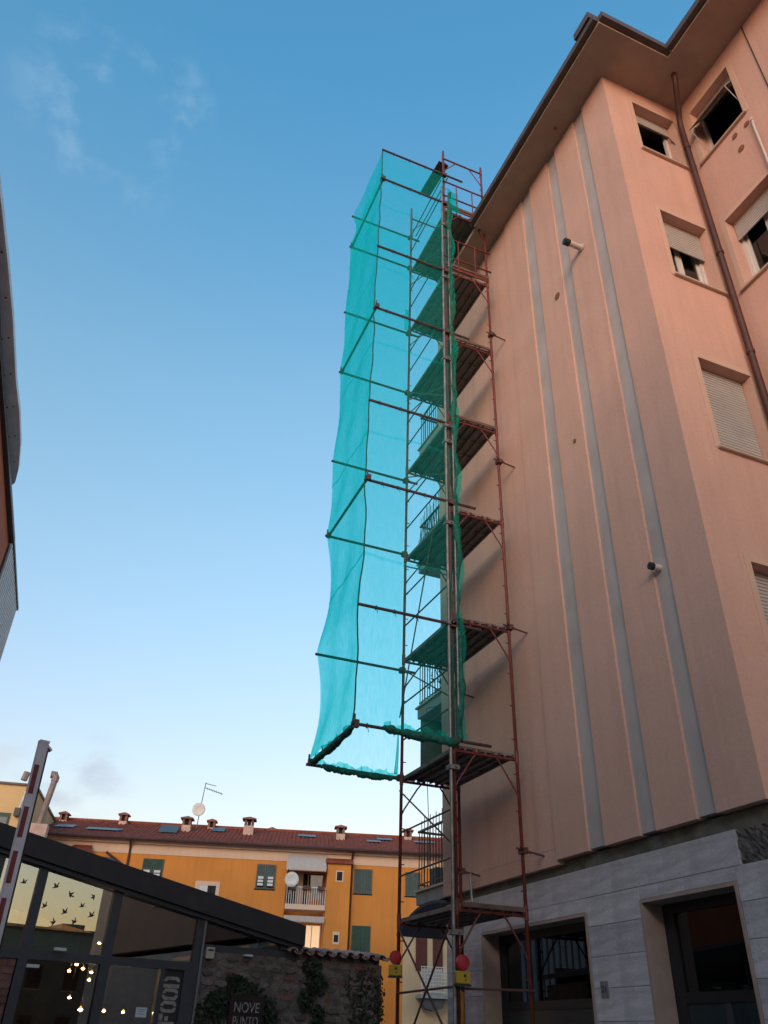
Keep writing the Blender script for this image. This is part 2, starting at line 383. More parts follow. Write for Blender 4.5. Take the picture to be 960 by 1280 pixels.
# storey heights of the windows: sill and head
STO = [(14.72, 16.21), (11.43, 13.02), (8.11, 9.71), (4.81, 6.41)]
wb = MB(); wallgrid(wb, lambda m_, a, b, z0, z1: m_.box(a, b, YF, YF+.30, z0, z1), XW, X3, 3.65, ZT+.2, [(6.95, 7.89, s, h) for s, h in STO])
part('front_wall', wb, M['stucco'], apt)
wb = MB(); wallgrid(wb, lambda m_, a, b, z0, z1: m_.box(X3, X3+.30, a, b, z0, z1), -7.5, YF+.30, 3.65, ZT+.2,
                    [(4.67, 5.61, s, h) for s, h in STO] + [(.6, 1.8, s, h) for s, h in STO] + [(-3.2, -2.0, s, h) for s, h in STO])
part('side_wall', wb, M['stucco'], apt)
part('rear_wall', MB().box(XW+.25, 16, 12.55, 12.848, 0, ZT+.5), M['stucco'], apt)
part('end_wall', MB().box(X3+.30, 16, -7.5, -7.2, 0, ZT+.2).box(15.7, 15.98, -7.2, 12.55, 0, ZT+.2), M['stucco'], apt)
part('interior', MB().box(6.99, 15.6, 6.50, 12.4, 0.2, ZT).box(8.72, 15.6, -7.1, 6.49, .2, ZT), M['dark'], apt)

def window(to, a0, a1, z0, z1, state, sill=(-.06, .12)):
    """to(a, d, z) maps along-wall, into-wall, height to the world"""
    def bx(mb, A0, A1, D0, D1, Z0, Z1):
        p, q = to(A0, D0, Z0), to(A1, D1, Z1)
        return mb.box(min(p[0],q[0]), max(p[0],q[0]), min(p[1],q[1]), max(p[1],q[1]), Z0, Z1)
    fr = MB(); t = .055; D = .235
    bx(fr, a0, a0+t, D, D+.06, z0, z1); bx(fr, a1-t, a1, D, D+.06, z0, z1); bx(fr, a0+t, a1-t, D, D+.06, z0, z0+t); bx(fr, a0+t, a1-t, D, D+.06, z1-t, z1)
    wf = part('window', fr, M['whiteframe'], apt)
    # flat render band round the opening
    s_ = MB(); e = .095; k = -.008; q_ = -.0006
    bx(s_, a0-e, a0, k, q_, z0-.02, z1+e); bx(s_, a1, a1+e, k, q_, z0-.02, z1+e); bx(s_, a0, a1, k, q_, z1, z1+e)
    part('surround', s_, M['surround'], wf)
    sl_ = MB(); bx(sl_, a0+sill[0], a1+sill[1], -.055, .228, z0-.040, z0+.004); o = part('sill', sl_, M['marble'], wf); bevel(o, .008, 1)
    def casement(A0, A1, d, open_=False):
        c = MB(); w_ = .06
        bx(c, A0, A0+w_, d, d+.05, z0+.06, z1-.05); bx(c, A1-w_, A1, d, d+.05, z0+.06, z1-.05); bx(c, A0+w_, A1-w_, d, d+.05, z0+.06, z0+.06+w_); bx(c, A0+w_, A1-w_, d, d+.05, z1-.05-w_, z1-.05)
        part('casement', c, M['whiteframe'], wf)
        g = MB(); bx(g, A0+w_, A1-w_, d+.02, d+.028, z0+.06+w_, z1-.05-w_); part('pane', g, M['glassdark'], wf)
    def roller(zlow, d0=.17):
        sh = MB(); n = max(2, int((z1-zlow)/.048)); h = (z1-zlow)/n
        for i in range(n):
            zb = zlow + i*h; bx(sh, a0+.015, a1-.015, d0+.004, d0+.012, zb, zb+h)
            bx(sh, a0+.015, a1-.015, d0-.006, d0+.004, zb+.006, zb+h-.006)
        part('roller_shutter', sh, M['shutter'], wf)
    if state == 'closed':
        roller(z0+.01)
    elif state == 'low':
        roller(z1-.62); mid = (a0+a1)/2
        casement(a0+.05, mid, D+.04); casement(mid, a1-.05, D+.04)
        c = MB(); bx(c, a0+.12, mid-.08, D+.14, D+.15, z0+.05, z1-.1); part('curtain', c, M['curtain'], wf)
    elif state == 'open':
        roller(z1-.42); mid = a0+(a1-a0)*.45
        casement(a0+.05, mid, D+.04); casement(mid, a1-.05, D+.04)
    elif state == 'tilt':
        # lower half of the shutter pushed outwards on two arms
        top = z1-.20; zl = z1-.72
        roller(top)
        p = MB(); n = 9
        for i in range(n):
            f0, f1 = i/n, (i+1)/n-.012
            P = [to(a0+.03, .17-.36*f0, top-(top-zl)*f0), to(a1-.03, .17-.36*f0, top-(top-zl)*f0), to(a1-.03, .17-.36*f1, top-(top-zl)*f1), to(a0+.03, .17-.36*f1, top-(top-zl)*f1)]
            Q = [to(a0+.03, .155-.36*f0, top-.006-(top-zl)*f0), to(a1-.03, .155-.36*f0, top-.006-(top-zl)*f0), to(a1-.03, .155-.36*f1, top-.006-(top-zl)*f1), to(a0+.03, .155-.36*f1, top-.006-(top-zl)*f1)]
            p.quad(*P); p.quad(*Q[::-1]); p.quad(P[0], Q[0], Q[1], P[1]); p.quad(P[2], Q[2], Q[3], P[3]); p.quad(P[0], P[3], Q[3], Q[0]); p.quad(P[1], Q[1], Q[2], P[2])
        part('tilted_shutter', p, M['shutter'], wf)
        a_ = MB()
        for A in (a0+.035, a1-.035): a_.tube(to(A, .17, z0+.35), to(A, -.185, zl+.01), .008, 6)
        part('shutter_arm', a_, M['shutter'], wf)
    elif state == 'half':
        roller(z1-.26)
        a_ = MB().tube(to(a1-.04, .16, z1-.30), to(a1+.13, -.10, z0+.02), .008, 6); part('shutter_arm', a_, M['iron'], wf)
front = lambda a, d, z: (a, YF+d, z)
side = lambda a, d, z: (X3+d, a, z)
for (s, h), st in zip(STO, ('half', 'low', 'closed', 'closed')): window(front, 6.95, 7.89, s, h, st)
for (s, h), st in zip(STO, ('tilt', 'open', 'closed', 'open')): window(side, 4.67, 5.61, s, h, st, sill=(-.06, .10))
for (s, h), st in zip(STO, ('closed', 'low', 'closed', 'open')): window(side, .6, 1.8, s, h, st); window(side, -3.2, -2.0, s, h, st)

# eaves: soffit with its gutter edge, ending short at the scaffold
zS = ZT
eave_poly = [(5.75, 5.10), (7.25, 5.10), (7.25, -8.1), (16.6, -8.1), (16.6, 9.72), (5.75, 9.72)]
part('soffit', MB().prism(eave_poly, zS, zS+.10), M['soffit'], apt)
g = MB()
def gut(x0, y0, x1, y1):
    d = Vector((x1-x0, y1-y0, 0)).normalized(); n_ = Vector((d.y, -d.x, 0))
    L = (Vector((x1-x0, y1-y0, 0))).length
    Mx = Matrix.Translation(Vector(((x0+x1)/2, (y0+y1)/2, zS+.13)) + n_*.055) @ Matrix.Rotation(math.atan2(d.y, d.x), 4, 'Z')
    g.obox(Mx, L+.1, .11, .15)
gut(5.75, 9.66, 5.75, 5.16); gut(5.80, 5.10, 7.20, 5.10); gut(7.25, 4.94, 7.25, -8.1)
part('gutter', g, M['fascia'], apt)
part('gutter_joint', MB().box(7.215, 7.245, 4.99, 5.005, zS-.01, zS+.22), M['galv'], apt)
part('roof', MB().prism([(5.80,5.14),(7.3,5.14),(7.3,-8.0),(16.5,-8.0),(16.5,9.68),(5.80,9.68)], zS+.101, zS+.16).prism([(6.4,9.68),(16,9.68),(16,12.9),(6.4,12.9)], zS+.501, zS+.58), M['roofslab'], apt)
part('roof_outlet', MB().box(5.60, 5.92, 5.16, 5.60, zS+.21, zS+.40), M['fascia'], apt)
for i in range(4):
    part('broken_edge', MB().obox(Matrix.Translation((5.78+.13*i+random.uniform(-.02,.02), 9.74+random.uniform(0,.05), zS+.12)) @ Matrix.Rotation(random.uniform(-.4,.4), 4, 'Y'), .14, .10, random.uniform(.12,.24)), M['rubble'], apt, label='broken end of the eave by the scaffold')
part('soffit_vent', MB().lathe([(.035, -.012), (.035, .0)], (6.12, 7.06, zS), 10), M['copper'], apt)
part('eave_stub', MB().box(5.82, 6.60, 9.745, 12.9, zS+.03, zS+.14), M['soffit'], apt, label='cut back stub of the eave behind the scaffold')
# rainwater pipe in the inner corner
dp = part('drainpipe', MB().path([(7.54,5.30,zS+.02),(7.55,5.31,16.52),(7.62,5.40,16.38),(7.84,5.66,16.10),(7.90,5.735,15.98),(7.905,5.745,15.7),(7.905,5.745,.1)], .052, 10), M['drain'], apt, smooth=True)
for z in (15.2, 12.3, 10.1, 7.3, 5.0): part('pipe_collar', MB().lathe([(.062,-.03),(.062,.03)], (7.905,5.745,z), 12), M['drain'], dp)
# openings, vents and pipes of the facade
def ring_cap(c, axis, r, mt, name='vent_cover', th=.015, label=None):
    mb = MB()
    if axis == 'x': mb.lathe([(r, -th), (r, 0), (r*.8, .0)], c, 14, 'x')
    else: mb.lathe([(r, -th), (r, 0), (r*.8, 0)], c, 14, 'y')
    part(name, mb, mt, apt, label=label)
ring_cap((XW, 7.95, 12.85), 'x', .07, M['copper']); ring_cap((XW+.0, 7.99, 9.56), 'x', .035, M['copper'])
for y, z, r in ((4.95, 14.48, .055), (4.92, 14.08, .06), (4.69, 14.44, .055)): ring_cap((X3, y, z), 'x', r, M['copper'])
vp = part('flue_pipe', MB().tube((XW+.02, 7.13, 13.22), (XW-.26, 7.13, 13.22), .052, 14), M['plastic'], apt, smooth=False)
part('flue_end', MB().tube((XW-.261, 7.13, 13.22), (XW-.36, 7.13, 13.22), .062, 14), M['black'], vp)
part('flue_ring', MB().tube((XW-.01, 7.13, 13.22), (XW-.03, 7.13, 13.22), .075, 14), M['plastic'], vp)
vp = part('flue_pipe', MB().tube((XW+.06, 6.72, 6.62), (XW-.07, 6.72, 6.62), .045, 12), M['plastic'], apt)
part('flue_end', MB().tube((XW-.071, 6.72, 6.62), (XW-.12, 6.72, 6.62), .05, 12), M['black'], vp)
gp = part('gas_pipe', MB().path([(X3-.03, 4.57, 14.42), (X3-.05, 4.57, 14.2), (X3-.05, 4.56, 4.0)], .02, 8).tube((X3+.02, 4.60, 14.30), (X3-.07, 4.56, 14.34), .028, 8), M['plastic'], apt)
part('cable', MB().path([(X3-.012, 4.16, zS-.02), (X3-.012, 4.14, 14), (X3-.012, 4.12, 9), (X3-.012, 4.12, 4)], .008, 6), M['black'], apt)
part('seam', MB().box(XW+.024, XW+.029, 9.50, 12.8, 3.80, 3.808), M['groove'], apt)

# ---- stone clad ground floor
XS = 6.42
door, shop = (6.54, 7.96, 0, 2.98), (9.06, 11.64, 0.5, 2.955)
wb = MB(); wallgrid(wb, lambda m_, a, b, z0, z1: m_.box(XS+.045, XS+.34, a, b, z0, z1), YF+.08, 12.83, 0, 3.64, [(h[0]-.052, h[1]+.052, h[2], h[3]+.052) for h in (door, shop)])
part('base_wall', wb, M['recess'], apt)
part('base_front', MB().box(XS+.01, X3, YF+.04, YF+.078, 0, 3.5).box(X3+.04, X3+.3, -7.5, YF+.04, 0, 3.5), M['travertine'], apt)
rows = [0, .27, .59, .91, 1.23, 1.55, 1.87, 2.19, 2.51, 2.83, 3.15, 3.48]
slab_cache = {}
def slab(y0, y1, z0, z1):
    gap = .002; k = (round(y1-y0, 2), round(z1-z0, 2))
    if k not in slab_cache:
        hw, hh, c = (y1-y0)/2-gap, (z1-z0)/2-gap, .003; mb = MB(); n = 0
        mb.v = [(.05,-hw,-hh),(.05,hw,-hh),(.05,hw,hh),(.05,-hw,hh),(c,-hw,-hh),(c,hw,-hh),(c,hw,hh),(c,-hw,hh),(0,-hw+c,-hh+c),(0,hw-c,-hh+c),(0,hw-c,hh-c),(0,-hw+c,hh-c)]
        for q in range(4):
            r_ = (q+1) % 4; mb.f += [(q, q+4, r_+4, r_), (q+4, q+8, r_+8, r_+4)]
        mb.f.append((8, 11, 10, 9)); slab_cache[k] = mb.mesh('stone_slab', M['travertine'])
    o = put('stone_slab', slab_cache[k], apt, (XS+random.uniform(-.003,.003)-XW, (y0+y1)/2-YF, (z0+z1)/2))
    return o
for ri, (z0, z1) in enumerate(zip(rows[:-1], rows[1:])):
    spans = [(5.945, 12.83)]
    for h in (door, shop):
        if h[2] < z1-.03 and h[3]+.06 > z0+.01:
            spans = [q for a, b in spans for q in ((a, min(b, h[0]-.037)), (max(a, h[1]+.037), b)) if q[1]-q[0] > .05]
    for a, b in spans:
        if ri == 10: js = [5.945, 6.41, 7.82, 9.12, 10.4, 11.7, 12.83]
        else:
            n = max(1, round((b-a)/1.15)); js = [a]
            for i in range(1, n): js.append(a+(b-a)*(i+(.22 if ri % 2 else -.1))/n)
            js.append(b)
        for j0, j1 in zip(js[:-1], js[1:]):
            if ri == 10 and j0 < 6: continue
            zt = z1
            if j0 < door[1] and j1 > door[0] and z0 < door[3]+.05 < z1: z0_ = door[3]+.038
            elif j0 < shop[1] and j1 > shop[0] and z0 < shop[3]+.05 < z1: z0_ = shop[3]+.038
            else: z0_ = z0
            slab(j0, j1, z0_, zt)
for a, b, z0 in ((door[0]-.037, door[1]+.037, door[3]+.038), (shop[0]-.037, (shop[0]+shop[1])/2-.1, shop[3]+.038), ((shop[0]+shop[1])/2-.1, shop[1]+.037, shop[3]+.038)): slab(a, b, z0, 3.15)
mb = MB(); nY, nZ = 14, 10                     # the missing slab: rough broken bedding
for i in range(nY+1):
    for j in range(nZ+1): mb.v.append((XS+.022+random.uniform(-.014,.014), 5.95+.45*i/nY, 3.155+.31*j/nZ))
for i in range(nY):
    for j in range(nZ): a = i*(nZ+1)+j; mb.f.append((a, a+1, a+nZ+2, a+nZ+1))
part('missing_slab_patch', mb, M['rubble'], apt, label='rough dark patch where a stone slab is missing')
def opening(h, name, bar):
    y0, y1, z0, z1 = h
    t = .035; p = XS-.012
    j = None
    shopm = M['shopframe']
    fr = part(name, MB().box(XS+.27, XS+.33, y0, y0+.07, z0, z1).box(XS+.27, XS+.33, y1-.16, y1, z0, z1).box(XS+.27, XS+.33, y0+.07, y1-.16, z1-.10, z1)
              .box(XS+.265, XS+.335, y0+.07, y1-.16, bar, bar+.10), shopm, apt)
    part('jamb', MB().box(p, XS+.265, y1, y1+t, 0, z1+t), M['travjamb'], fr); part('jamb', MB().box(p, XS+.265, y0-t, y0, 0, z1+t), M['travjamb'], fr)
    part('lintel', MB().box(p, XS+.265, y0, y1, z1, z1+t), M['travjamb'], fr)
    part('pane', MB().box(XS+.295, XS+.303, y0+.07, y1-.16, bar+.10, z1-.10), M['glassdark'], fr)
    return fr, y0, y1, z0, bar
fr, y0, y1, z0, bar = opening(door, 'shop_door', 2.03)
tealp = mat('teal_panel', (.022,.034,.040), .35, .15, 3)
part('door_panel', MB().box(XS+.28, XS+.32, y0+.07, 7.16, z0+.1, bar), tealp, fr); part('door_panel', MB().box(XS+.28, XS+.32, 7.26, y1-.16, z0+.1, bar), tealp, fr)
part('stile', MB().box(XS+.27, XS+.33, 7.16, 7.26, z0, bar), M['anthracite'], fr)
fr, y0, y1, z0, bar = opening(shop, 'shop_window', 2.02)
part('window_panel', MB().box(XS+.28, XS+.32, y0+.07, y1-.16, z0+.05, bar), tealp, fr)
part('stone_sill', MB().box(XS-.03, XS+.26, 9.06, 11.64, .44, .5), M['travjamb'], fr)
# house number plate "21" beside the shop window
pl = part('number_plate', MB().box(XS-.012, XS-.001, 8.74, 8.88, 2.10, 2.26), mat('stone_plate', (.22,.19,.19), .6, .2, 8), apt, label='small square number plate')
def text_mesh(s, size, mt, ext=.002, name='lettering'):
    c = bpy.data.curves.new(name, 'FONT'); c.body = s; c.size = size; c.extrude = ext; c.align_x = 'CENTER'; c.align_y = 'CENTER'
    o = bpy.data.objects.new(name, c); col.objects.link(o); dg = bpy.context.evaluated_depsgraph_get()
    me = bpy.data.meshes.new_from_object(o.evaluated_get(dg)); bpy.data.objects.remove(o); bpy.data.curves.remove(c)
    me.materials.clear(); me.materials.append(mt); return me
put('lettering', text_mesh('21', .10, M['black']), pl, (XS-.0135-XW, 8.81-YF, 2.18), (R(90), 0, R(-90)))

# ---- rear balconies: seen past the far corner of the strip wall
def balcony(z, kind):
    b = part('balcony', MB().box(6.42, 10.4, 12.86, 14.0, z, z+.20), M['balcony'], apt)
    part('slab_edge', MB().box(6.38, 10.44, 12.86, 14.04, z+.201, z+.235), M['marble'], b)
    rl = MB().box(6.44, 6.48, 12.86, 14.0, z+1.20, z+1.235).box(6.44, 10.36, 13.95, 13.99, z+1.20, z+1.235).box(6.45, 6.47, 12.86, 14.0, z+.32, z+.34).box(6.48, 10.36, 13.96, 13.98, z+.32, z+.34)
    part('handrail', rl, M['iron'], b)
    for i in range(10): part('bar', MB().box(6.453, 6.467, 12.93+i*.115, 12.944+i*.115, z+.235, z+1.20), M['iron'], b)
    bars = MB()
    for i in range(33): bars.box(6.55+i*.116, 6.564+i*.116, 13.963, 13.977, z+.235, z+1.20)
    o = part('bars', bars, M['iron'], b); o['kind'] = 'stuff'
    return b
BZ = [3.60, 6.93, 10.22, 13.45]
bals = [balcony(z, i) for i, z in enumerate(BZ)]
part('rear_blind', MB().box(6.45, 9.6, 13.90, 13.92, 5.75, 6.92), M['awninggreen'], bals[1], label='dark blind hanging under the balcony')
# tall grid trellis on the third balcony, and the first one's high side screen
tr = MB()
for i in range(13):
    y = 12.95+i*.085; tr.tube((6.47, y, 10.45), (6.47, y+random.uniform(-.04,.04), 11.75+random.uniform(-.1,.12)), .008, 5)
    tr.tube((6.47, y, 10.6+random.uniform(0,.1)), (6.47, y+.16, 11.15), .006, 5); tr.tube((6.47, y+.12, 11.0), (6.47, y, 11.5), .006, 5)
part('trellis', tr, M['iron'], bals[2], kind='stuff')
tr = MB()
for i in range(9):
    tr.tube((6.47, 12.93+i*.12, 4.8), (6.47, 12.93+i*.12, 5.0+(.05 if i % 2 else 0)), .008, 5)
part('trellis', tr, M['iron'], bals[0], kind='stuff')
# curved dark canopy over the rear door
cn = MB(); n = 9
for i in range(n+1):
    t = i/n; y = 12.85+1.95*t; z = 3.56-.02*t-.30*t*t+.10*math.sin(t*math.pi)
    for x in (6.40, 9.5): cn.v.append((x, y, z)); cn.v.append((x, y, z-.045))
for i in range(n):
    a = i*4; b_ = a+4
    cn.f += [(a, a+2, b_+2, b_), (a+1, b_+1, b_+3, a+3), (a, b_, b_+1, a+1), (a+2, a+3, b_+3, b_+2)]
cn.f += [(0, 1, 3, 2), (n*4, n*4+2, n*4+3, n*4+1)]
part('rear_canopy', cn, M['awningdark'], apt, smooth=False)

# things standing on the balconies
def pot_plant(x, y, z, h, label, spread=.22, n=70):
    t = thing('potted_plant', label, 'plant', (x, y, z))
    o = part('pot', MB().lathe([(.09, 0), (.13, .22), (.145, .22), (.145, .26), (.12, .26), (.115, .22)], (0,0,0), 14), M['pot'], t, world=False)
    lf = MB()
    for i in range(n):
        a = random.uniform(0, 6.28); rr = spread*random.random()**.5; zz = .25+random.random()*h; L = random.uniform(.05, .10)
        Mx = Matrix.Translation((rr*math.cos(a), rr*math.sin(a), zz)) @ Matrix.Rotation(random.uniform(0,6.28), 4, 'Z') @ Matrix.Rotation(random.uniform(-1,1), 4, 'X')
        lf.quad(Mx @ Vector((0,0,0)), Mx @ Vector((L*.35,L*.5,.01)), Mx @ Vector((0,L,0)), Mx @ Vector((-L*.35,L*.5,.01)))
    o = part('foliage', lf, M['leaf'], t, world=False); o['kind'] = 'stuff'
    st = MB()
    for i in range(5):
        a = i*1.257; st.tube((0,0,.22), (.5*spread*math.cos(a), .5*spread*math.sin(a), .25+h*.7), .008, 5)
    part('stem', st, M['twig'], t, world=False)
pot_plant(6.75, 13.2, BZ[0]+.235, .55, 'bushy potted plant on the lowest rear balcony behind the scaffold')
pot_plant(6.75, 13.55, BZ[1]+.235, .75, 'leafy potted plant on the second rear balcony above the blind', .3, 110)
pot_plant(6.7, 13.5, BZ[2]+.235, .6, 'small dark potted plant beside the balcony trellis', .2)
so_ = MB().box(6.62, 7.0, 13.62, 13.9, BZ[0]+.236, BZ[0]+.60)
sb = solo('storage_box', so_, mat('grey_box', (.16,.17,.19), .7, .15), 'grey storage box on the lowest rear balcony', 'box'); bevel(sb, .02, 2)

# ================================================================ SCAFFOLDING
SX0, SX1, SY0, SY1 = 5.07, 6.07, 9.84, 11.64
DZ = [3.05+1.994*k for k in range(8)]
scf = thing('scaffold_tower', 'red oxide tubular scaffolding tower with eight plank decks against the salmon wall', 'scaffolding', (SX0, SY0, 0))
RP = .0245
spins = []
sleeve_m = MB().tube((0, 0, -.09), (0, 0, .09), RP+.006, 10).mesh('sleeve', M['steelred'])
def standard(x, y, ztop):
    mb = MB().tube((x, y, .05), (x, y, ztop), RP, 10)
    o = part('standard', mb, M['steelred'], scf, smooth=True)
    part('base_plate', MB().box(x-.075, x+.075, y-.075, y+.075, -.012, .0).tube((x, y, 0), (x, y, .3), .018, 8), M['galv'], o)
    z = 1.05
    while z < ztop-.2:
        put('sleeve', sleeve_m, o, (x-SX0, y-SY0, z)); z += 1.994             # spigot sleeves
    pins = MB(); z = 1.3; s = 1 if x < 5.5 else -1
    while z < ztop-.15:
        pins.tube((x, y, z), (x-.065*(1 if x > 5.5 else -1)*1, y-.01, z-.005), .008, 6); z += .50
    part('wedge_pin', pins, M['steelbrown'], o, kind='stuff')
    return o
p_nf = standard(SX0, SY0, 19.25); p_nw = standard(SX1, SY0, 19.2); p_ff = standard(SX0, SY1, 19.35); p_fw = standard(SX1, SY1, 19.2)
def rot_path(a, c, b, n=5):
    """bent tube from a through corner c to b"""
    a, b, c = Vector(a), Vector(b), Vector(c)
    return [a.lerp(c, t/n).lerp(c.lerp(b, t/n), t/n) for t in range(n+1)]
for y in (SY0, SY1):
    for k, z in enumerate(DZ + [DZ[-1]+1.994]):
        zt = z-.045
        part('transom', MB().tube((SX0+.02, y, zt), (SX1-.02, y, zt), .021, 8), M['steelred'], scf)
        for x, s in ((SX0, 1), (SX1, -1)):
            part('corner_brace', MB().path([(x+s*.012, y, zt-.50), (x+s*.05, y, zt-.42)] + [(x+s*.27, y, zt-.09), (x+s*.33, y, zt-.02)], .0125, 6), M['steelred'], scf)
# plank decks: three pressed steel planks each
pk = MB(); L = 1.80
pk.box(-.155, .155, 0, L, .040, .052)
for x in (-.155, -.02, .125): pk.box(x, x+.03, 0, L, 0, .040)
for y in (0, .45, .9, 1.35, L-.03): pk.box(-.125, -.02, y, y+.03, .022, .040); pk.box(.01, .125, y, y+.03, .022, .040)
pkm = pk.mesh('deck_plank', M['deck'])
hook = MB()
for x in (-.11, .11):
    for y in (-.035, L-.02): hook.box(x-.015, x+.015, y, y+.055, -.012, .03)
hookm = hook.mesh('plank_hook', M['steelbrown'])
for k, z in enumerate(DZ):
    for i in range(3):
        o = put('deck_plank', pkm, scf, (.185+i*.315, 0, z-.02+random.uniform(-.004, .004)), (0, random.uniform(-.012,.012), 0))
        put('plank_hook', hookm, o)['kind'] = 'stuff'
# toe boards and end guardrails of the two upper decks
def tubep(name, p, q, r, mt, label=None, n=8): return part(name, MB().tube(p, q, r, n), mt, scf, label=label)
for z, hs in ((DZ[7], (1.02, .50)), (DZ[6], (1.02, .42))):
    for h in hs: tubep('guardrail', (SX0-.04, SY0-.03, z+h), (SX1+.09, SY0-.03, z+h), .019, M['steelred'])
    for x in (SX0+.30, SX1-.30): tubep('guard_post', (x, SY0-.045, z+.02), (x, SY0-.045, z+hs[0]), .014, M['steelred'])
    part('toe_board', MB().box(SX0+.02, SX1+.02, SY0-.045, SY0-.025, z+.06, z+.13), M['steelred'], scf)
    part('toe_board', MB().box(SX0+.02, SX1+.02, SY0-.045, SY0-.025, z+.16, z+.23), M['wood'], scf)
for z in DZ[:1] + DZ[4:6]:
    o = part('edge_board', MB().box(SX0+.05, SX1-.06, SY0-.075, SY0-.05, z-.01, z+.045), M['wood'], scf)
# front side: two rails and a diagonal per lift
for k, z in enumerate(DZ):
    zz = z if k else z
    tubep('side_rail', (SX0-.03, SY0+.05, z+.57), (SX0-.03, SY1-.05, z+.57), .013, M['steelbrown'])
    tubep('side_rail', (SX0-.03, SY0+.05, z+1.17), (SX0-.03, SY1-.05, z+1.17), .013, M['steelbrown'])
    if k < 7:
        tubep('diagonal_brace', (SX0-.045, SY1-.04, z+1.79), (SX0-.045, SY0+.05, z+.75), .012, M['steelbrown'])
tubep('diagonal_brace', (SX0-.03, SY1-.05, 2.95), (SX0-.03, SY0+.02, 1.5), .014, M['steelbrown'])
tubep('diagonal_brace', (SX0-.045, SY0+.02, 2.95), (SX0-.045, SY1-.05, 1.2), .014, M['steelbrown'])
tubep('side_rail', (SX0-.03, SY0+.05, 2.18), (SX0-.03, SY1-.05, 2.16), .014, M['steelbrown'])
tubep('side_rail', (SX0-.05, SY0-.03, 2.16), (SX1+.05, SY0-.03, 2.18), .014, M['steelbrown'])
tubep('diagonal_brace', (SX0-.06, SY1+.02, 13.1), (SX0-.06, SY0-.02, 11.5), .012, M['steelbrown'])
tubep('diagonal_brace', (SX0-.06, SY1-.02, 6.0), (SX0-.06, SY0+.5, 8.9), .012, M['steelbrown'])
# loose board up on the top frame and a brace from the top deck
part('loose_board', MB().obox(Matrix.Translation((5.13, 10.45, 19.02)) @ Matrix.Rotation(.06, 4, 'Z'), .26, .95, .03), M['wood'], scf, label='loose board lying across the top frame')
tubep('side_rail', (SX0+.12, SY0+.02, 18.3), (SX0+.12, SY1-.02, 18.3), .013, M['steelbrown'])
tubep('prop', (5.30, 9.95, 16.2), (5.75, 11.5, 15.6), .013, M['galv'])
# ties to the wall with their couplers
for x, y, z in ((SX1, SY0, 13.5), (SX1, SY0, 10.3), (SX1, SY0, 7.05), (SX1, SY0, 3.78), (SX1, SY1, 3.78), (SX1, SY1, 6.6), (SX1, SY1, 9.6)):
    t = part('wall_tie', MB().tube((x-.12, y-.045, z+.03), (XW+.03, y-.045, z-.03), .014, 8), M['steelbrown'], scf)
    part('coupler', MB().box(x-.045, x+.045, y-.08, y+.035, z-.03, z+.05).tube((x-.03, y-.09, z+.02), (x-.09, y-.10, z+.05), .012, 6).tube((x+.02, y-.09, z), (x+.07, y-.10, z-.03), .012, 6), M['steelbrown'], t)
tubep('hanging_tube', (6.13, 11.45, 3.74), (6.13, 11.40, 3.30), .022, M['galv'], label='short galvanised tube hanging from a coupler')
# the two galvanised tubes clamped beside the near front standard
g1 = tubep('hoist_tube', (SX0-.075, SY0-.05, .05), (SX0-.075, SY0-.05, 17.75), .024, M['galv'], label='long galvanised tube clamped beside the standard')
g2 = tubep('hoist_tube', (SX0+.055, SY0-.065, 5.3), (SX0+.055, SY0-.065, 17.2), .017, M['galv'], label='long galvanised tube clamped beside the standard')
for z in (2.75, 4.75, 6.9, 8.7, 10.4, 10.75, 12.4, 14.7, 16.4):
    part('coupler', MB().box(SX0-.11, SX0+.04, SY0-.09, SY0+.03, z-.03, z+.03).tube((SX0-.02, SY0-.12, z), (SX0-.02, SY0-.08, z), .014, 6), M['galv'], g1)
# the cantilevered tubes that carry the debris chute
XO = 3.54
NL = [(18.24, 5.53), (17.19, 5.14), (14.92, 5.16), (13.14, 5.54), (10.82, 5.20), (9.13, 5.53), (6.89, 5.55), (5.12, 5.63)]
FLv = [18.25, 17.12, 14.9, 13.12, 10.81, 9.13, 6.85, 5.06]
for z, xr in NL:
    t = tubep('outrigger_tube', (XO-.02, SY0-.055, z), (xr, SY0-.055, z), .024, M['darktube'])
    part('coupler', MB().box(SX0-.05, SX0+.05, SY0-.09, SY0-.01, z-.045, z+.045), M['steelbrown'], t)
for z in FLv:
    t = tubep('outrigger_tube', (XO-.02, SY1+.05, z), (5.32, SY1+.05, z), .024, M['darktube'])
    part('coupler', MB().box(SX0-.05, SX0+.05, SY1+.01, SY1+.09, z-.045, z+.045), M['steelbrown'], t)
for z in (17.17, 13.16, 9.15, 5.10):
    t = tubep('outrigger_tube', (XO+.05, SY0-.10, z+.045), (XO+.05, SY1+.12, z+.0), .024, M['darktube'])
    part('coupler', MB().box(XO+.01, XO+.08, SY0-.10, SY0-.03, z-.03, z+.07).tube((XO+.02, SY0-.07, z+.08), (XO+.02, SY0-.07, z+.15), .014, 6), M['darktube'], t)
    part('coupler', MB().box(XO+.01, XO+.08, SY1+.02, SY1+.09, z-.04, z+.05).tube((XO+.02, SY1+.06, z+.05), (XO+.02, SY1+.06, z+.12), .014, 6), M['darktube'], t)

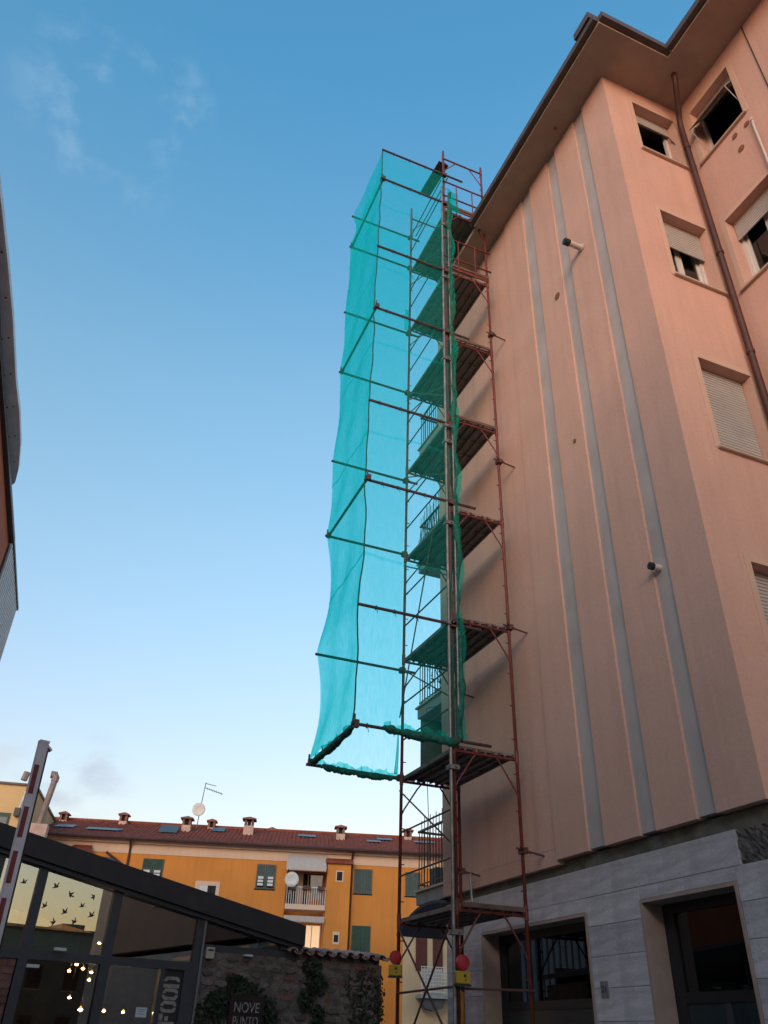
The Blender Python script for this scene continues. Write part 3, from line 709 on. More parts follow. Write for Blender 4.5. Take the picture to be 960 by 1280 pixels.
# ================================================================ DEBRIS NET
net = thing('debris_net', 'green debris netting hung as a tall open chute on the scaffold outriggers', 'netting', (XO, SY0, 5.1))
zt_, zb_ = 18.24, 5.12
lv = sorted(z for z, _ in NL); rf0 = random.Random(5)
def sag(z):
    for a, b, k in zip(lv[:-1], lv[1:], (.9, 1.0, .3, .3, .25, .12, .75)):
        if a <= z <= b: return math.sin(math.pi*(z-a)/(b-a))**1.1 * k
    return 0
def wob(a, b): return .5*math.sin(a*3.1+b*1.7)+.3*math.sin(a*7.3-b*2.9)+.2*math.sin(b*6.1+a*1.3)
def sheet(name, fn, nu, nv, mt):
    mb = MB()
    for j in range(nv+1):
        for i in range(nu+1): mb.v.append(fn(i/nu, j/nv))
    for j in range(nv):
        for i in range(nu): a = j*(nu+1)+i; mb.f.append((a, a+1, a+nu+2, a+nu+1))
    return part(name, mb, mt, net, smooth=True)
def outer(u, v):
    z = zb_+(zt_-zb_)*v; s = sag(z); e = abs(2*u-1)**2
    return (XO+.005+s*(.045+.085*u)+.020*wob(u*4, z), SY0-.02+s*.03*(1-u)-s*.05*u+(SY1-SY0+.06)*u, z)
def near(u, v):
    z = zb_+(zt_-zb_)*v; s = sag(z)
    return (XO+.005+s*.045+(SX0+.04-XO-s*.045)*u, SY0-.022+s*.03*(1-u)+.022*wob(u*5, z*.8)*s, z-.03*math.sin(math.pi*u)*(v**6))
def far(u, v):
    z = zb_-.05+(zt_-zb_+.05)*v; s = sag(z)
    return (XO+.005+s*.13+(SX0-.03-XO-s*.13)*u, SY1+.04-s*.05*(1-u)+.02*wob(u*5+3, z*.8)*s, z)
sheet('outer_sheet', outer, 10, 96, M['net']); sheet('near_sheet', near, 12, 96, M['net']); sheet('far_sheet', far, 12, 96, M['net'])
# lapped joins between the net widths, and the ties that hold the net to the tubes
for zj in (7.75, 10.15, 12.25, 14.35, 16.3):
    vj = (zj-zb_)/(zt_-zb_); dv = .055/(zt_-zb_)
    sheet('lapped_join', lambda u, v: tuple(Vector(outer(u, vj+dv*v+.0016*math.sin(u*9+zj)))+Vector((-.006, 0, 0))), 14, 1, M['net'])
    sheet('lapped_join', lambda u, v: tuple(Vector(near(u, vj+dv*v+.0016*math.sin(u*7+zj)))+Vector((0, -.006, 0))), 14, 1, M['net'])
for z, xr in NL:
    for x in (XO+.25, XO+.62, XO+1.0, XO+1.3):
        x += rf0.uniform(-.08, .08)
        part('net_tie', MB().path([(x, SY0-.055+.034*math.cos(a*.8976), z+.034*math.sin(a*.8976)) for a in range(8)], .006, 4).tube((x, SY0-.085, z-.02), (x+.015, SY0-.09, z-.10), .004, 4), M['netroll'], net)
# doubled seam down the near outer edge, gathered bunch along the standard, rolled hems at the bottom
part('seam', MB().path([(outer(0, v/60)[0]-.004+.008*math.sin(v*1.7), SY0-.03+sag(zb_+(zt_-zb_)*v/60)*.03, zb_+(zt_-zb_)*v/60) for v in range(61)], .011, 6), M['netroll'], net)
pts, rad = [], []
for i in range(240):
    z = 5.12+12.5*i/239; pts.append((SX0+.088+.020*math.sin(z*3.3)+.014*math.sin(z*7.9), SY0-.075+.012*math.sin(z*5.1), z)); rad.append(.034+.014*math.sin(z*2.3+1)+.009*math.sin(z*9.7)+.007*math.sin(z*17.3))
part('gathered_edge', MB().path(pts, .05, 9, rad), M['netroll'], net, smooth=True)
part('gathered_edge', MB().path([(SX0-.05-.03*(1-i/9)**2, SY1+.05, 5.12+i*.075) for i in range(10)], .016, 6, [.028-.002*i for i in range(10)]), M['netdense'], net, smooth=True)
def roll(p, q, r, n=26, seed=0):
    p, q = Vector(p), Vector(q); rnd = random.Random(seed); P, Rr = [], []
    for i in range(n+1):
        t = i/n; P.append(p.lerp(q, t)+Vector((0, 0, -.03*math.sin(math.pi*t)+rnd.uniform(-.012,.012))))
        Rr.append(r*(.9+.16*math.sin(t*13+seed)+.12*math.sin(t*31+seed*2)+.14*rnd.random())*min(1, .35+7*min(t, 1-t)))
    return MB().path(P, r, 10, Rr)
part('rolled_hem', roll((XO+.42, SY0-.06, 5.13), (SX0+.05, SY0-.07, 5.10), .058, 60, 2), M['netroll'], net, smooth=True)
part('rolled_hem', roll((XO+.16, SY1+.05, 5.07), (SX0-.05, SY1+.05, 5.05), .046, 60, 5), M['netroll'], net, smooth=True)
part('rolled_hem', roll((XO+.05, SY0+.05, 5.12), (XO+.05, SY1-.02, 5.08), .050, 50, 8), M['netroll'], net, smooth=True)
rf_ = random.Random(21)
def crumple(name, pts, w_, hang):
    mb = MB()
    for k, p in enumerate(pts):
        p = Vector(p); dz = (.62+.25*math.sin(k*.37)+.13*math.sin(k*1.13))*hang+rf_.uniform(0, .012); dx = math.sin(k*.61)*w_; dy = math.sin(k*.83+1)*w_
        mb.v += [tuple(p), tuple(p+Vector((dx, dy, dz)))]
    for k in range(len(pts)-1): mb.f.append((2*k, 2*k+2, 2*k+3, 2*k+1))
    part(name, mb, M['netdense'], net, smooth=True)
crumple('fold', [(XO+.45+i*.016, SY0-.06, 5.13) for i in range(66)], .03, .11)
crumple('fold', [(XO+.15+i*.02, SY1+.05, 5.08) for i in range(66)], .03, .09)
crumple('fold', [(XO+.04, SY0+.1+i*.03, 5.11) for i in range(54)], .03, .09)
mb = MB()
for i in range(200):
    z = 5.15+12.3*i/199; a_ = .05+.035*math.sin(z*4.1)+.03*rf_.random(); mb.v += [(SX0+.06, SY0-.05, z), (SX0+.09+a_, SY0-.09+.03*math.sin(z*6.3), z)]
for i in range(199): mb.f.append((2*i, 2*i+1, 2*i+3, 2*i+2))
part('fold', mb, M['netdense'], net, smooth=True)
# loose corner of netting at the top and a small flap left on the far standard
fl = MB()
for i in range(6):
    for j in range(6): fl.v.append((SX0+.06+.28*i/5, SY0-.05+.02*math.sin(i+j), 17.05+.75*j/5-.08*i/5+.04*math.sin(j*2)))
for i in range(5):
    for j in range(5): a = i*6+j; fl.f.append((a, a+1, a+7, a+6))
part('loose_corner', fl, M['netdense'], net, smooth=True)
fl = MB()
for i in range(4):
    for j in range(6): fl.v.append((SX0-.13+.10*i/3, SY1-.02+.02*math.sin(i+j), 14.9+.7*j/5+.03*math.sin(j*2+i)))
for i in range(3):
    for j in range(5): a = i*6+j; fl.f.append((a, a+1, a+7, a+6))
part('loose_flap', fl, M['netdense'], net, smooth=True)

# ================================================================ warning lamps, cord, padding
def warning_lamp(x, y, z, rz, label):
    t = thing('warning_lamp', label, 'warning lamp', (x, y, z), rz, 'warning lamps on the scaffold standards'); t.scale = (.86, .86, .90)
    o = part('battery_box', MB().box(-.105, .105, -.045, .045, 0, .15), M['yellow'], t, world=False); bevel(o, .016, 2)
    part('box_foot', MB().box(-.11, .11, -.05, .05, -.025, -.001), M['black'], o, world=False)
    part('knob', MB().lathe([(.018, -.055), (.018, -.046)], (.02, 0, .095), 12, 'y').lathe([(.010, -.052), (.010, -.046)], (.03, 0, .045), 10, 'y'), M['black'], o, world=False)
    prof = [(.03, -.055), (.075, -.050), (.094, -.036), (.098, 0), (.094, .036), (.075, .050), (.03, .055)]
    ln = part('lens', MB().lathe(prof, (0, 0, .245), 24, 'y'), M['redlens'], t, smooth=False, world=False)
    rb = MB()
    for r in (.06, .085): rb.path([(r*math.cos(a*.3142), -.053, .245+r*math.sin(a*.3142)) for a in range(21)], .004, 5)
    part('lens_ring', rb, M['redlens'], ln, world=False)
    part('strap', MB().box(-.02, .02, .046, .10, .05, .10), M['black'], t, world=False)
    return t
warning_lamp(SX0-.005, SY0-.125, 2.20, R(-6), 'red warning lamp on a yellow battery box on the near front scaffold standard')
warning_lamp(SX0-.08, SY1-.09, 2.36, R(-35), 'red warning lamp on a yellow box on the far scaffold standard by the stone wall')
pd = solo('pole_padding', MB().path([(SX1-.06, SY1-.06, 1.55), (SX1-.055, SY1-.06, 1.75), (SX1-.06, SY1-.06, 2.05), (SX1-.05, SY1-.06, 2.22)], .05, 9, [.045, .052, .05, .04]), mat('ochre_foam', (.36,.20,.03), .9, .2, 8), 'ochre foam padding strapped to the rear wall standard of the scaffold', 'padding', smooth=True)
solo('hanging_cord', MB().path([(6.10, 12.905, 6.75), (6.11, 12.905, 5.6), (6.15, 12.905, 4.5), (6.14, 12.905, 4.05)], .007, 5).tube((6.10, 12.905, 6.75), (6.5, 12.905, 6.9), .007, 5), M['iron'], 'thin dark cord hanging from the second rear balcony', 'cord')

# ================================================================ CAFE with sloping roof
def lpart(*a, **k): return part(*a, world=False, **k)
caf = thing('cafe_building', 'dark steel and glass cafe with a sloping roof and bird stickers on its panes', 'cafe', (1.11, 11.35, 0), R(8))
def roofz(u): return 3.355-.1854*u       # top edge of the fascia
def fz(u): return roofz(u)-.245            # its lower edge
U0, U1 = -2.9, 2.56
lpart('fascia', MB().vprism([(U0, fz(U0)), (U1, fz(U1)), (U1, roofz(U1)), (U0, roofz(U0))], -.16, -.04), M['fasciacafe'], caf)
lpart('fascia_trim', MB().vprism([(U0, fz(U0)-.05), (U1, fz(U1)-.05), (U1, fz(U1)-.003), (U0, fz(U0)-.003)], -.10, .05), M['anthracite'], caf)
lpart('roof', MB().vprism([(U0, roofz(U0)-.10), (U1+.02, roofz(U1+.02)-.10), (U1+.02, roofz(U1+.02)-.015), (U0, roofz(U0)-.015)], -.038, 5.0), M['roofslab'], caf)
def mull(u0, u1, z0, z1, m_=None, name='mullion', y=(-.04, .07)):
    if z1 is None: poly = [(u0, z0), (u1, z0), (u1, fz(u1)-.052), (u0, fz(u0)-.052)]
    else: poly = [(u0, z0), (u1, z0), (u1, z1), (u0, z1)]
    return lpart(name, MB().vprism(poly, *y), m_ or M['anthracite'], caf)
mull(-2.9, -2.8, 0, None); mull(-1.46, -1.38, 2.36, None); mull(-.97, -.865, 0, None); mull(-.035, .075, 0, None); mull(1.085, 1.17, 0, None)
lpart('steel_post', MB().vprism([(1.172, 0), (1.20, 0), (1.20, fz(1.2)-.052), (1.172, fz(1.17)-.052)], -.06, .02), M['steelpost'], caf)
mull(2.27, 2.36, 2.58, None)
tz0, tz1 = 2.27, 2.36
for a, b in ((-2.8, -.97), (-.865, -.035), (.075, 1.085)): mull(a, b, tz0, tz1, name='transom', y=(-.045, .06))
mull(1.20, 2.36, 2.47, 2.575, name='transom', y=(-.005, .08)); lpart('end_panel', MB().vprism([(2.361, 2.45), (2.52, 2.45), (2.52, fz(2.52)-.055), (2.361, fz(2.36)-.055)], -.02, .06), M['fasciacafe'], caf)
panes = []
def pane(u0, u1, z0, z1, m_):
    poly = [(u0, z0), (u1, z0), (u1, fz(u1)-.053), (u0, fz(u0)-.053)] if z1 is None else [(u0, z0), (u1, z0), (u1, z1), (u0, z1)]
    o = lpart('pane', MB().vprism(poly, .01, .018), m_, caf); panes.append(o); return o
pane(-2.8, -1.46, tz1, None, M['glassmirror']); pa = pane(-1.38, -.97, tz1, None, M['glassmirror']); pb = pane(-.865, -.035, tz1, None, M['glassmirror']); pc = pane(.075, 1.085, tz1, None, M['glassdim'])
pane(1.20, 2.27, 2.575, None, M['glassdark'])
pane(-.865, -.035, .1, tz0, M['glassclear']); pane(.075, .70, .1, tz0, M['glassclear'])
mull(.70, .76, 0, tz0, name='door_stile'); mull(1.0, 1.085, 0, tz0, name='door_stile')
# name panel with FOOD in stencil letters, read upwards
fp = lpart('door_leaf', MB().box(.76, 1.0, .0, .03, .02, tz0-.003), M['black'], caf)
def stencil(zc, kind):
    """letter lying on its left side: its top points to -u; width wz along z, height along u"""
    hu, hz, st = .098, .060, .030; uc = .873
    def P(x, y): return (uc - y*hu, zc + x*hz)      # x along reading direction, y up the letter, both -1..1
    mb = MB(); polys = []
    g = .10
    def arc(side, x0=-1):
        n = 6; o_, i_ = [], []
        # half of a stadium ring: outer and inner boundary from bottom bridge to top bridge
        for t in range(n+1):
            a = math.pi/2*t/n; o_.append((side*(g+(1-g)*math.sin(a)), -1+.42*(1-math.cos(a))))
        for t in range(n+1):
            a = math.pi/2*t/n; o_.append((side*(g+(1-g)*math.cos(a)), 1-.42+.42*math.sin(a)))
        for t in range(n+1):
            a = math.pi/2*t/n; i_.append((side*(g+(.42-g)*math.sin(a)), -.66+.3*(1-math.cos(a))))
        for t in range(n+1):
            a = math.pi/2*t/n; i_.append((side*(g+(.42-g)*math.cos(a)), .36+.3*math.sin(a)))
        return [(o_[k], o_[k+1], i_[k+1], i_[k]) for k in range(len(o_)-1)]
    if kind == 'O': polys += arc(1) + arc(-1)
    if kind == 'D': polys += arc(1) + [((-1,-1), (-.32,-1), (-.32,1), (-1,1))]
    if kind == 'F': polys += [((-1,-1), (-.35,-1), (-.35,1), (-1,1)), ((-.2,.5), (1,.5), (1,1), (-.2,1)), ((-.2,-.18), (.6,-.18), (.6,.25), (-.2,.25))]
    for q in polys:
        pts = [P(*p) for p in q]
        ar = sum(pts[i][0]*pts[(i+1) % 4][1]-pts[(i+1) % 4][0]*pts[i][1] for i in range(4))
        if ar < 0: pts = pts[::-1]
        mb.vprism(pts, -.004, -.0005)
    lpart('stencil_letter', mb, M['letter'], fp)
for zc, k in ((2.135, 'D'), (2.008, 'O'), (1.880, 'O'), (1.748, 'F')): stencil(zc, k)
lpart('notice', MB().box(.49, .62, -.006, .0, 1.76, 1.86), M['paper'], caf)
lpart('notice_text', MB().box(.51, .60, -.008, -.0065, 1.835, 1.842).box(.51, .58, -.008, -.0065, 1.815, 1.821).box(.51, .60, -.008, -.0065, 1.79, 1.796), mat('print_grey', (.25,.25,.27), .8), caf)
# bird stickers on the glass
birds = [(-.734,3.04,.3), (-.553,2.977,-1.2), (-.261,2.974,1.6), (-.809,2.821,.5), (-.383,2.86,.2), (-.567,2.775,.4), (-.25,2.767,.3), (-.663,2.656,1.0), (-.43,2.682,.7), (-1.11,3.05,.0), (-1.269,2.92,.6), (-1.281,2.74,.2)]
shape = [[(-.062,.004), (-.03,-.008), (.02,-.010), (.05,.0), (.034,.010), (-.01,.010)], [(-.022,.006), (.014,.008), (.004,.045), (-.020,.072), (-.018,.04)], [(.0,.006), (.026,.006), (.046,.036), (.058,.066), (.030,.044)]]
for k, (u, z, a) in enumerate(birds):
    mb = MB(); sc_ = random.uniform(.62, .80); ca, sa = math.cos(a)*sc_, math.sin(a)*sc_
    for pl_ in shape: mb.vprism([(u+x*ca-y*sa, z+x*sa+y*ca) for x, y in pl_], .0065, .0085)
    lpart('bird_sticker', mb, M['black'], pa if u < -.9 else pb)
for u, z in ((-.54, 2.385), (-.80, 2.20)): lpart('spot_lamp', MB().box(u-.07, u+.07, -.10, -.046, z-.012, z+.02), M['lampwhite'], caf)
# the room behind the glass
lpart('floor', MB().box(-2.85, 2.3, .08, 4.6, .0, .06), M['dark'], caf)
lpart('back_wall', MB().box(-2.85, 2.3, 4.6, 4.75, .0, 3.0), M['warmwall'], caf)
lpart('room_side', MB().box(-2.95, -2.86, .08, 4.75, 0, 3.4).box(2.42, 2.50, .08, 4.75, 0, 2.68), M['warmwall'], caf)
lpart('room_ceiling', MB().vprism([(-2.85, roofz(-2.85)-.20), (2.3, roofz(2.3)-.20), (2.3, roofz(2.3)-.15), (-2.85, roofz(-2.85)-.15)], .1, 4.6), M['dark'], caf)
lpart('counter', MB().box(-.8, 1.6, 3.2, 3.8, .06, 1.15), M['wood'], caf)
lpart('shelf', MB().box(-.7, 1.2, 4.3, 4.58, 1.6, 1.64).box(-.7, 1.2, 4.3, 4.58, 1.2, 1.24), M['wood'], caf)
# left brick pier below the transom
for r in range(12):
    for c in range(3):
        u = -1.60+.215*c+(.1 if r % 2 else 0); z = 1.40+r*.072
        u2 = min(u+.205, -.985)
        if u2-u > .05: lpart('brick', MB().box(u, u2, -.03+random.uniform(-.006,.006), .07, z, z+.064), M['brickred'], caf)
lpart('pier', MB().box(-1.62, -.985, -.022, .06, 0, 2.27), M['mortar'], caf)
# pendant bulbs
bl = [(.04,2.348), (-.039,2.267), (.135,2.302), (.255,2.267), (.245,2.178), (.038,1.966), (.21,1.839), (.284,2.617), (.518,1.836), (.776,1.835)]
caf_m = Matrix.Translation(caf.location) @ Matrix.Rotation(R(8), 4, 'Z')
names = ['glowing bulb at the top of the tight upper cluster in the cafe window', 'leftmost glowing bulb of the upper cluster in the cafe window',
         'glowing bulb just right of the top one in the upper cluster', 'upper of two glowing bulbs at the right side of the cluster',
         'lower of two glowing bulbs at the right side of the cluster', 'single glowing bulb hanging between the cluster and the big low bulb',
         'largest glowing bulb hanging lowest on the left of the cafe mullion', 'lone glowing bulb above the transom in the bird sticker pane',
         'left of the pair of low glowing bulbs behind the door glass', 'right of the pair of low glowing bulbs, nearest the paper notice']
for (u, z), nm in zip(bl, names):
    p = caf_m @ Vector((u, 1.6, z)); ztop = roofz(u)-.21
    t = thing('pendant_lamp', nm, 'lamp', tuple(p), 0, 'bare bulbs hanging in the cafe')
    s = .62 if 'largest' not in nm else .85
    lpart('filament', MB().lathe([(.012*s, .016*s), (.0292*s, .008*s), (.0292*s, -.012*s), (.012*s, -.018*s)], (0,0,0), 12), M['filament'], t, smooth=True)
    lpart('bulb', MB().lathe([(.008*s, .05*s), (.016*s, .035*s), (.028*s, .0), (.026*s, -.015*s), (.012*s, -.032*s), (.002, -.034*s)], (0,0,0), 12), M['bulb'], t, smooth=True)
    lpart('socket', MB().lathe([(.014, .04), (.014, .085)], (0,0,0), 10), M['black'], t)
    lpart('flex', MB().tube((0,0,.085), (0,0,ztop-z), .004, 5), M['black'], t)

# ================================================================ STONE GARDEN WALL in front of the cafe
wal = thing('stone_wall', 'rough old stone garden wall capped with clay tiles beside the cafe', 'wall', (1.11, 11.35, 0), R(8))
WU0, WU1 = 1.21, 3.84
lpart('wall_core', MB().box(WU0, 2.37, -.02, -.006, 2.3, 2.495).box(WU0, 2.37, -.02, .33, 0, 2.3).box(2.37, WU1, -.02, .33, 0, 2.495), M['mortar'], wal)
rnd = random.Random(11); stone_meshes = []
for k in range(14):
    mb = MB(); n = 8; 
    for y, s in ((.10, 1), (.0, .96), (-.035, .72)):
        for i in range(n):
            a = 2*math.pi*(i+.5)/n; c_, s_ = math.cos(a), math.sin(a); e = .75
            x = math.copysign(abs(c_)**e, c_)*.5*s*(1+.20*math.sin(i*2.3+k*1.9)); z = math.copysign(abs(s_)**e, s_)*.5*s*(1+.20*math.cos(i*1.7+k*2.7)); mb.v.append((x, y+.006*math.sin(i*3+k), z))
    for L_ in range(2):
        for i in range(n): j = (i+1) % n; mb.f.append((L_*n+i, L_*n+j, L_*n+n+j, L_*n+n+i))
    mb.f.append(tuple(2*n+i for i in range(n))); stone_meshes.append(mb.mesh('stone', M['stone'] if k % 7 else M['brickred']))
z = 1.34
while z < 2.46:
    h = rnd.uniform(.07, .15); h = min(h, 2.49-z); u = WU0
    while u < WU1-.03:
        w_ = rnd.uniform(.10, .26); w_ = min(w_, WU1-u); hh = h*rnd.uniform(.8, 1.02)
        o = put('stone', rnd.choice(stone_meshes), wal, (u+w_/2, rnd.uniform(-.008, .016), z+h/2+rnd.uniform(-.008,.008)), (0, rnd.uniform(-.08,.08), 0)); o.scale = (w_*.97, 1, hh*.97)
        u += w_
    z += h
low = MB(); z = .04
while z < 1.32:
    u = WU0
    while u < WU1-.05:
        w_ = rnd.uniform(.14, .34); w_ = min(w_, WU1-u); low.box(u+.008, u+w_-.008, -.018+rnd.uniform(-.008,.008), .01, z+.006, z+.115); u += w_
    z += .125
lpart('lower_stones', low, M['stone'], wal, kind='stuff')
# clay coping tiles, alternate covers over channels
tm = MB(); n = 6
def coppo(r0_, r1_, L_, up):
    mb = MB()
    for y, r in ((-.12, r0_), (L_-.12, r1_)):
        for rr in (r, r-.014):
            for i in range(n+1):
                a = math.pi*i/n; mb.v.append((rr*math.cos(a), y, up*rr*math.sin(a)+.16*(y+.12)))
    q = n+1
    for i in range(n):
        mb.f += [(i, i+1, 2*q+i+1, 2*q+i), (q+i+1, q+i, 3*q+i, 3*q+i+1), (i+1, i, q+i, q+i+1), (2*q+i, 2*q+i+1, 3*q+i+1, 3*q+i)]
    return mb.mesh('coping_tile', M['rooftile'], False)
cov, chn = coppo(.066, .058, .44, .75), coppo(.064, .056, .44, -.7)
u = 2.42
i = 0
while u < WU1+.02:
    put('coping_tile', cov, wal, (u, -.02+rnd.uniform(-.02,.02), 2.565+rnd.uniform(-.006,.006)), (0, 0, rnd.uniform(-.06,.06)))
    put('coping_tile', chn, wal, (u+.085, -.0+rnd.uniform(-.015,.015), 2.585), (0, 0, rnd.uniform(-.04,.04)))
    u += .17; i += 1
lpart('capping', MB().box(2.40, WU1-.01, .03, .30, 2.496, 2.60), M['mortar'], wal)
al = thing('alarm_box', 'pale alarm box fixed at the top left corner of the stone wall', 'alarm box', tuple(caf_m @ Vector((1.285, -.05, 2.41))), R(8))
bevel(lpart('case', MB().box(-.055, .055, -.05, .02, 0, .13), mat('alarm_case', (.50,.40,.33), .5, .08), al), .01, 2)
lpart('siren_slot', MB().box(-.035, .035, -.056, -.0505, .085, .105), M['black'], al); lpart('bracket', MB().box(-.03, .03, .021, .06, .02, .10), M['iron'], al)
lm = thing('wall_lamp', 'small white wall lamp on top edge of the stone wall', 'lamp', tuple(caf_m @ Vector((1.80, -.06, 2.47))), R(8))
lpart('lamp_head', MB().box(-.055, .055, -.05, .02, 0, .022), M['lampwhite'], lm); lpart('arm', MB().box(-.015, .015, .021, .07, 0, .018), M['iron'], lm)
# rusty name board
sg = thing('name_board', 'rusty dark board lettered NOVE PUNTO among ivy on the stone wall', 'sign', tuple(caf_m @ Vector((1.84, -.12, 1.60))), R(8))
lpart('board', MB().box(-.225, .225, 0, .03, -.05, .44), M['signboard'], sg)
for s, zz in (('NOVE', .305), ('PUNTO', .155)):
    me = text_mesh(s, .155, M['letter'], .003); xs = [v.co.x for v in me.vertices]; k = .335/(max(xs)-min(xs))
    for v in me.vertices: v.co.x *= k
    put('lettering', me, sg, (0, -.004, zz), (R(90), 0, 0))
for x, zz, a in ((-.128, .31, .5), (-.05, .305, 0), (.055, .30, .35), (-.12, .16, .2), (-.055, .135, 0), (.02, .16, .55), (.125, .155, 0)):
    lpart('stencil_bridge', MB().obox(Matrix.Translation((x, -.0085, zz)) @ Matrix.Rotation(a, 4, 'Y'), .009, .002, .15), M['signboard'], sg)
# ivy: leaves growing through clumps
def leaves(mb, cx, cyy, cz, sx, sy, sz, n, rnd, L0=.03, L1=.06):
    for i in range(n):
        while True:
            a = Vector((rnd.uniform(-1,1), rnd.uniform(-1,1), rnd.uniform(-1,1)))
            if a.length < 1: break
        Mx = Matrix.Translation((cx+a.x*sx, cyy+a.y*sy, cz+a.z*sz)) @ Matrix.Rotation(rnd.uniform(0,6.28), 4, 'Y') @ Matrix.Rotation(rnd.uniform(-.8,.8), 4, 'X') @ Matrix.Rotation(rnd.uniform(-.7,.7), 4, 'Z')
        L = rnd.uniform(L0, L1)
        mb.quad(Mx @ Vector((0,0,-L*.5)), Mx @ Vector((L*.5,-.006,-L*.1)), Mx @ Vector((0,.0,L*.6)), Mx @ Vector((-L*.5,-.006,-L*.1)))
iv = thing('ivy', 'dark ivy bush growing round the name board on the stone wall', 'ivy', tuple(caf_m @ Vector((1.8, -.05, 0))), R(8))
mb = MB(); rr_ = random.Random(3)
for c in ((-.42,.0,1.72,.22,.07,.30), (-.30,0,1.95,.20,.06,.14), (0,.02,2.10,.30,.05,.10), (.33,0,1.85,.17,.07,.22), (.42,0,1.6,.22,.08,.3), (-.5,0,1.35,.3,.1,.3), (0,0,1.2,.5,.08,.35), (-.1,.03,2.2,.16,.04,.06)): leaves(mb, *c, 260, rr_)
lpart('foliage', mb, M['ivy'], iv, kind='stuff')
st_ = MB()
for k in range(6): st_.path([(-.4+.15*k, .03, 0), (-.38+.16*k, .02, .8), (-.42+.17*k, .03, 1.5), (-.35+.14*k, .03, 2.0)], .012, 5)
lpart('stem', st_, M['twig'], iv)
iv = thing('ivy', 'ivy patch trailing down the middle of the stone wall below the tiles', 'ivy', tuple(caf_m @ Vector((2.75, -.05, 0))), R(8))
mb = MB()
for c in ((0,.0,2.40,.16,.05,.12), (.08,0,2.22,.17,.05,.16), (-.05,0,2.02,.12,.04,.16), (.14,0,1.85,.10,.04,.14)): leaves(mb, *c, 150, rr_)
lpart('foliage', mb, M['ivy'], iv, kind='stuff'); lpart('stem', MB().path([(0,.03,0), (.05,.03,1.2), (0,.03,2.3)], .012, 5), M['twig'], iv)
iv = thing('ivy', 'dense ivy covering the right hand end of the stone wall', 'ivy', tuple(caf_m @ Vector((3.55, -.03, 0))), R(8))
mb = MB()
for c in ((0,.0,2.15,.32,.05,.34), (.1,0,1.75,.28,.05,.4), (.25,.12,2.1,.10,.22,.45), (-.1,0,1.5,.3,.05,.4)): leaves(mb, *c, 420, rr_, .02, .045)
lpart('foliage', mb, M['ivy'], iv, kind='stuff'); lpart('stem', MB().path([(.1,.03,0), (.15,.03,1.2), (.1,.03,2.3)], .012, 5), M['twig'], iv)
tw = MB()
for k in range(14):
    a = rnd.uniform(-.5,.7); x = 3.62+rnd.uniform(-.12,.14)
    p0 = caf_m @ Vector((x, .4, 2.4)); p1 = caf_m @ Vector((x+a*.14, .4, 2.55+rnd.uniform(.05,.22))); tw.tube(p0, p1, .005, 5, .002)
    p2 = p1+Vector((rnd.uniform(-.06,.08), 0, rnd.uniform(.03,.09))); tw.tube(p1, p2, .003, 4, .0015)
solo('bare_shrub', tw.tube(caf_m @ Vector((3.64,.4,0)), caf_m @ Vector((3.64,.4,2.42)), .02, 6), M['twig'], 'thin reddish bare twigs behind the right end of the stone wall', 'shrub')

# ================================================================ BOOM BARRIER (raised arm)
bar = thing('boom_barrier', 'raised red and white striped barrier arm in front of the cafe', 'barrier', (0, 5.0, 0), R(20))
lpart('cabinet', MB().box(-.36, -.06, .06, .36, 0, 1.05), mat('barrier_cabinet', (.40,.10,.03), .5, .1), bar)
ang = R(1.2)
Mb = Matrix.Translation((-.035, .02, .85)) @ Matrix.Rotation(-ang, 4, 'Y')
lpart('arm', MB().obox(Mb @ Matrix.Translation((0,0,1.06)), .050, .035, 2.13), M['boomwhite'], bar)
def stp(z0, z1): lpart('stripe', MB().obox(Mb @ Matrix.Translation((-.011,-.0185,(z0+z1)/2)), .027, .002, z1-z0), M['boomred'], bar)
for k in range(9): stp(2.00-.228*k-.158, 2.00-.228*k)
lpart('rubber_shadow_edge', MB().obox(Mb @ Matrix.Translation((.0315,.004,1.05)), .013, .022, 2.08), M['rubber'], bar)  # near-black rubber strip, also painting in the arm's shaded right side
lpart('end_cap', MB().obox(Mb @ Matrix.Translation((.002,0,2.133)), .054, .040, .016).obox(Mb @ Matrix.Translation((.038,0,2.105)) @ Matrix.Rotation(.7, 4, 'Y'), .04, .03, .012), M['boomwhite'], bar)

# ================================================================ ORANGE APARTMENT HOUSE behind the cafe
yel = thing('ochre_house', 'long ochre house with red tiled roof, chimneys and a balcony with awning', 'house', (10.657, 44.749, 0), R(-16.8))
YU0, YU1 = -11.6, 12.5
holes = [(2.17, 4.26, 4.4, 9.3)]
wb = MB(); wallgrid(wb, lambda m_, a, b, z0, z1: m_.box(a, b, 0, .35, z0, z1), YU0, YU1, 0, 9.45, holes)
lpart('wall', wb, M['ochre'], yel)
lpart('cornice_band', MB().box(YU0, YU1, -.03, .35, 9.452, 10.06).box(YU0, YU1, -.22, .35, 9.92, 10.10), M['cream'], yel)
lpart('side_wall', MB().box(YU0, YU0+.35, .36, 9, 0, 10.1).box(YU1-.35, YU1, .36, 9, 0, 10.1), M['ochre'], yel)
lpart('loggia', MB().box(2.17, 4.26, 1.3, 1.4, 4.2, 9.4).box(2.0, 2.17, .36, 1.3, 4.2, 9.4).box(4.262, 4.4, .36, 1.3, 4.2, 9.4), M['ochre'], yel)
rf = MB(); yr, zr = 4.6, 11.86
rf.quad((YU0-.3, -.55, 10.11), (YU1+.3, -.55, 10.11), (YU1+.3, yr, zr), (YU0-.3, yr, zr)); rf.quad((YU0-.3, 9.6, 10.1), (YU0-.3, yr, zr), (YU1+.3, yr, zr), (YU1+.3, 9.6, 10.1))
rf.quad((YU0-.3, -.55, 10.10), (YU0-.3, .4, 10.10), (YU1+.3, .4, 10.10), (YU1+.3, -.55, 10.10))
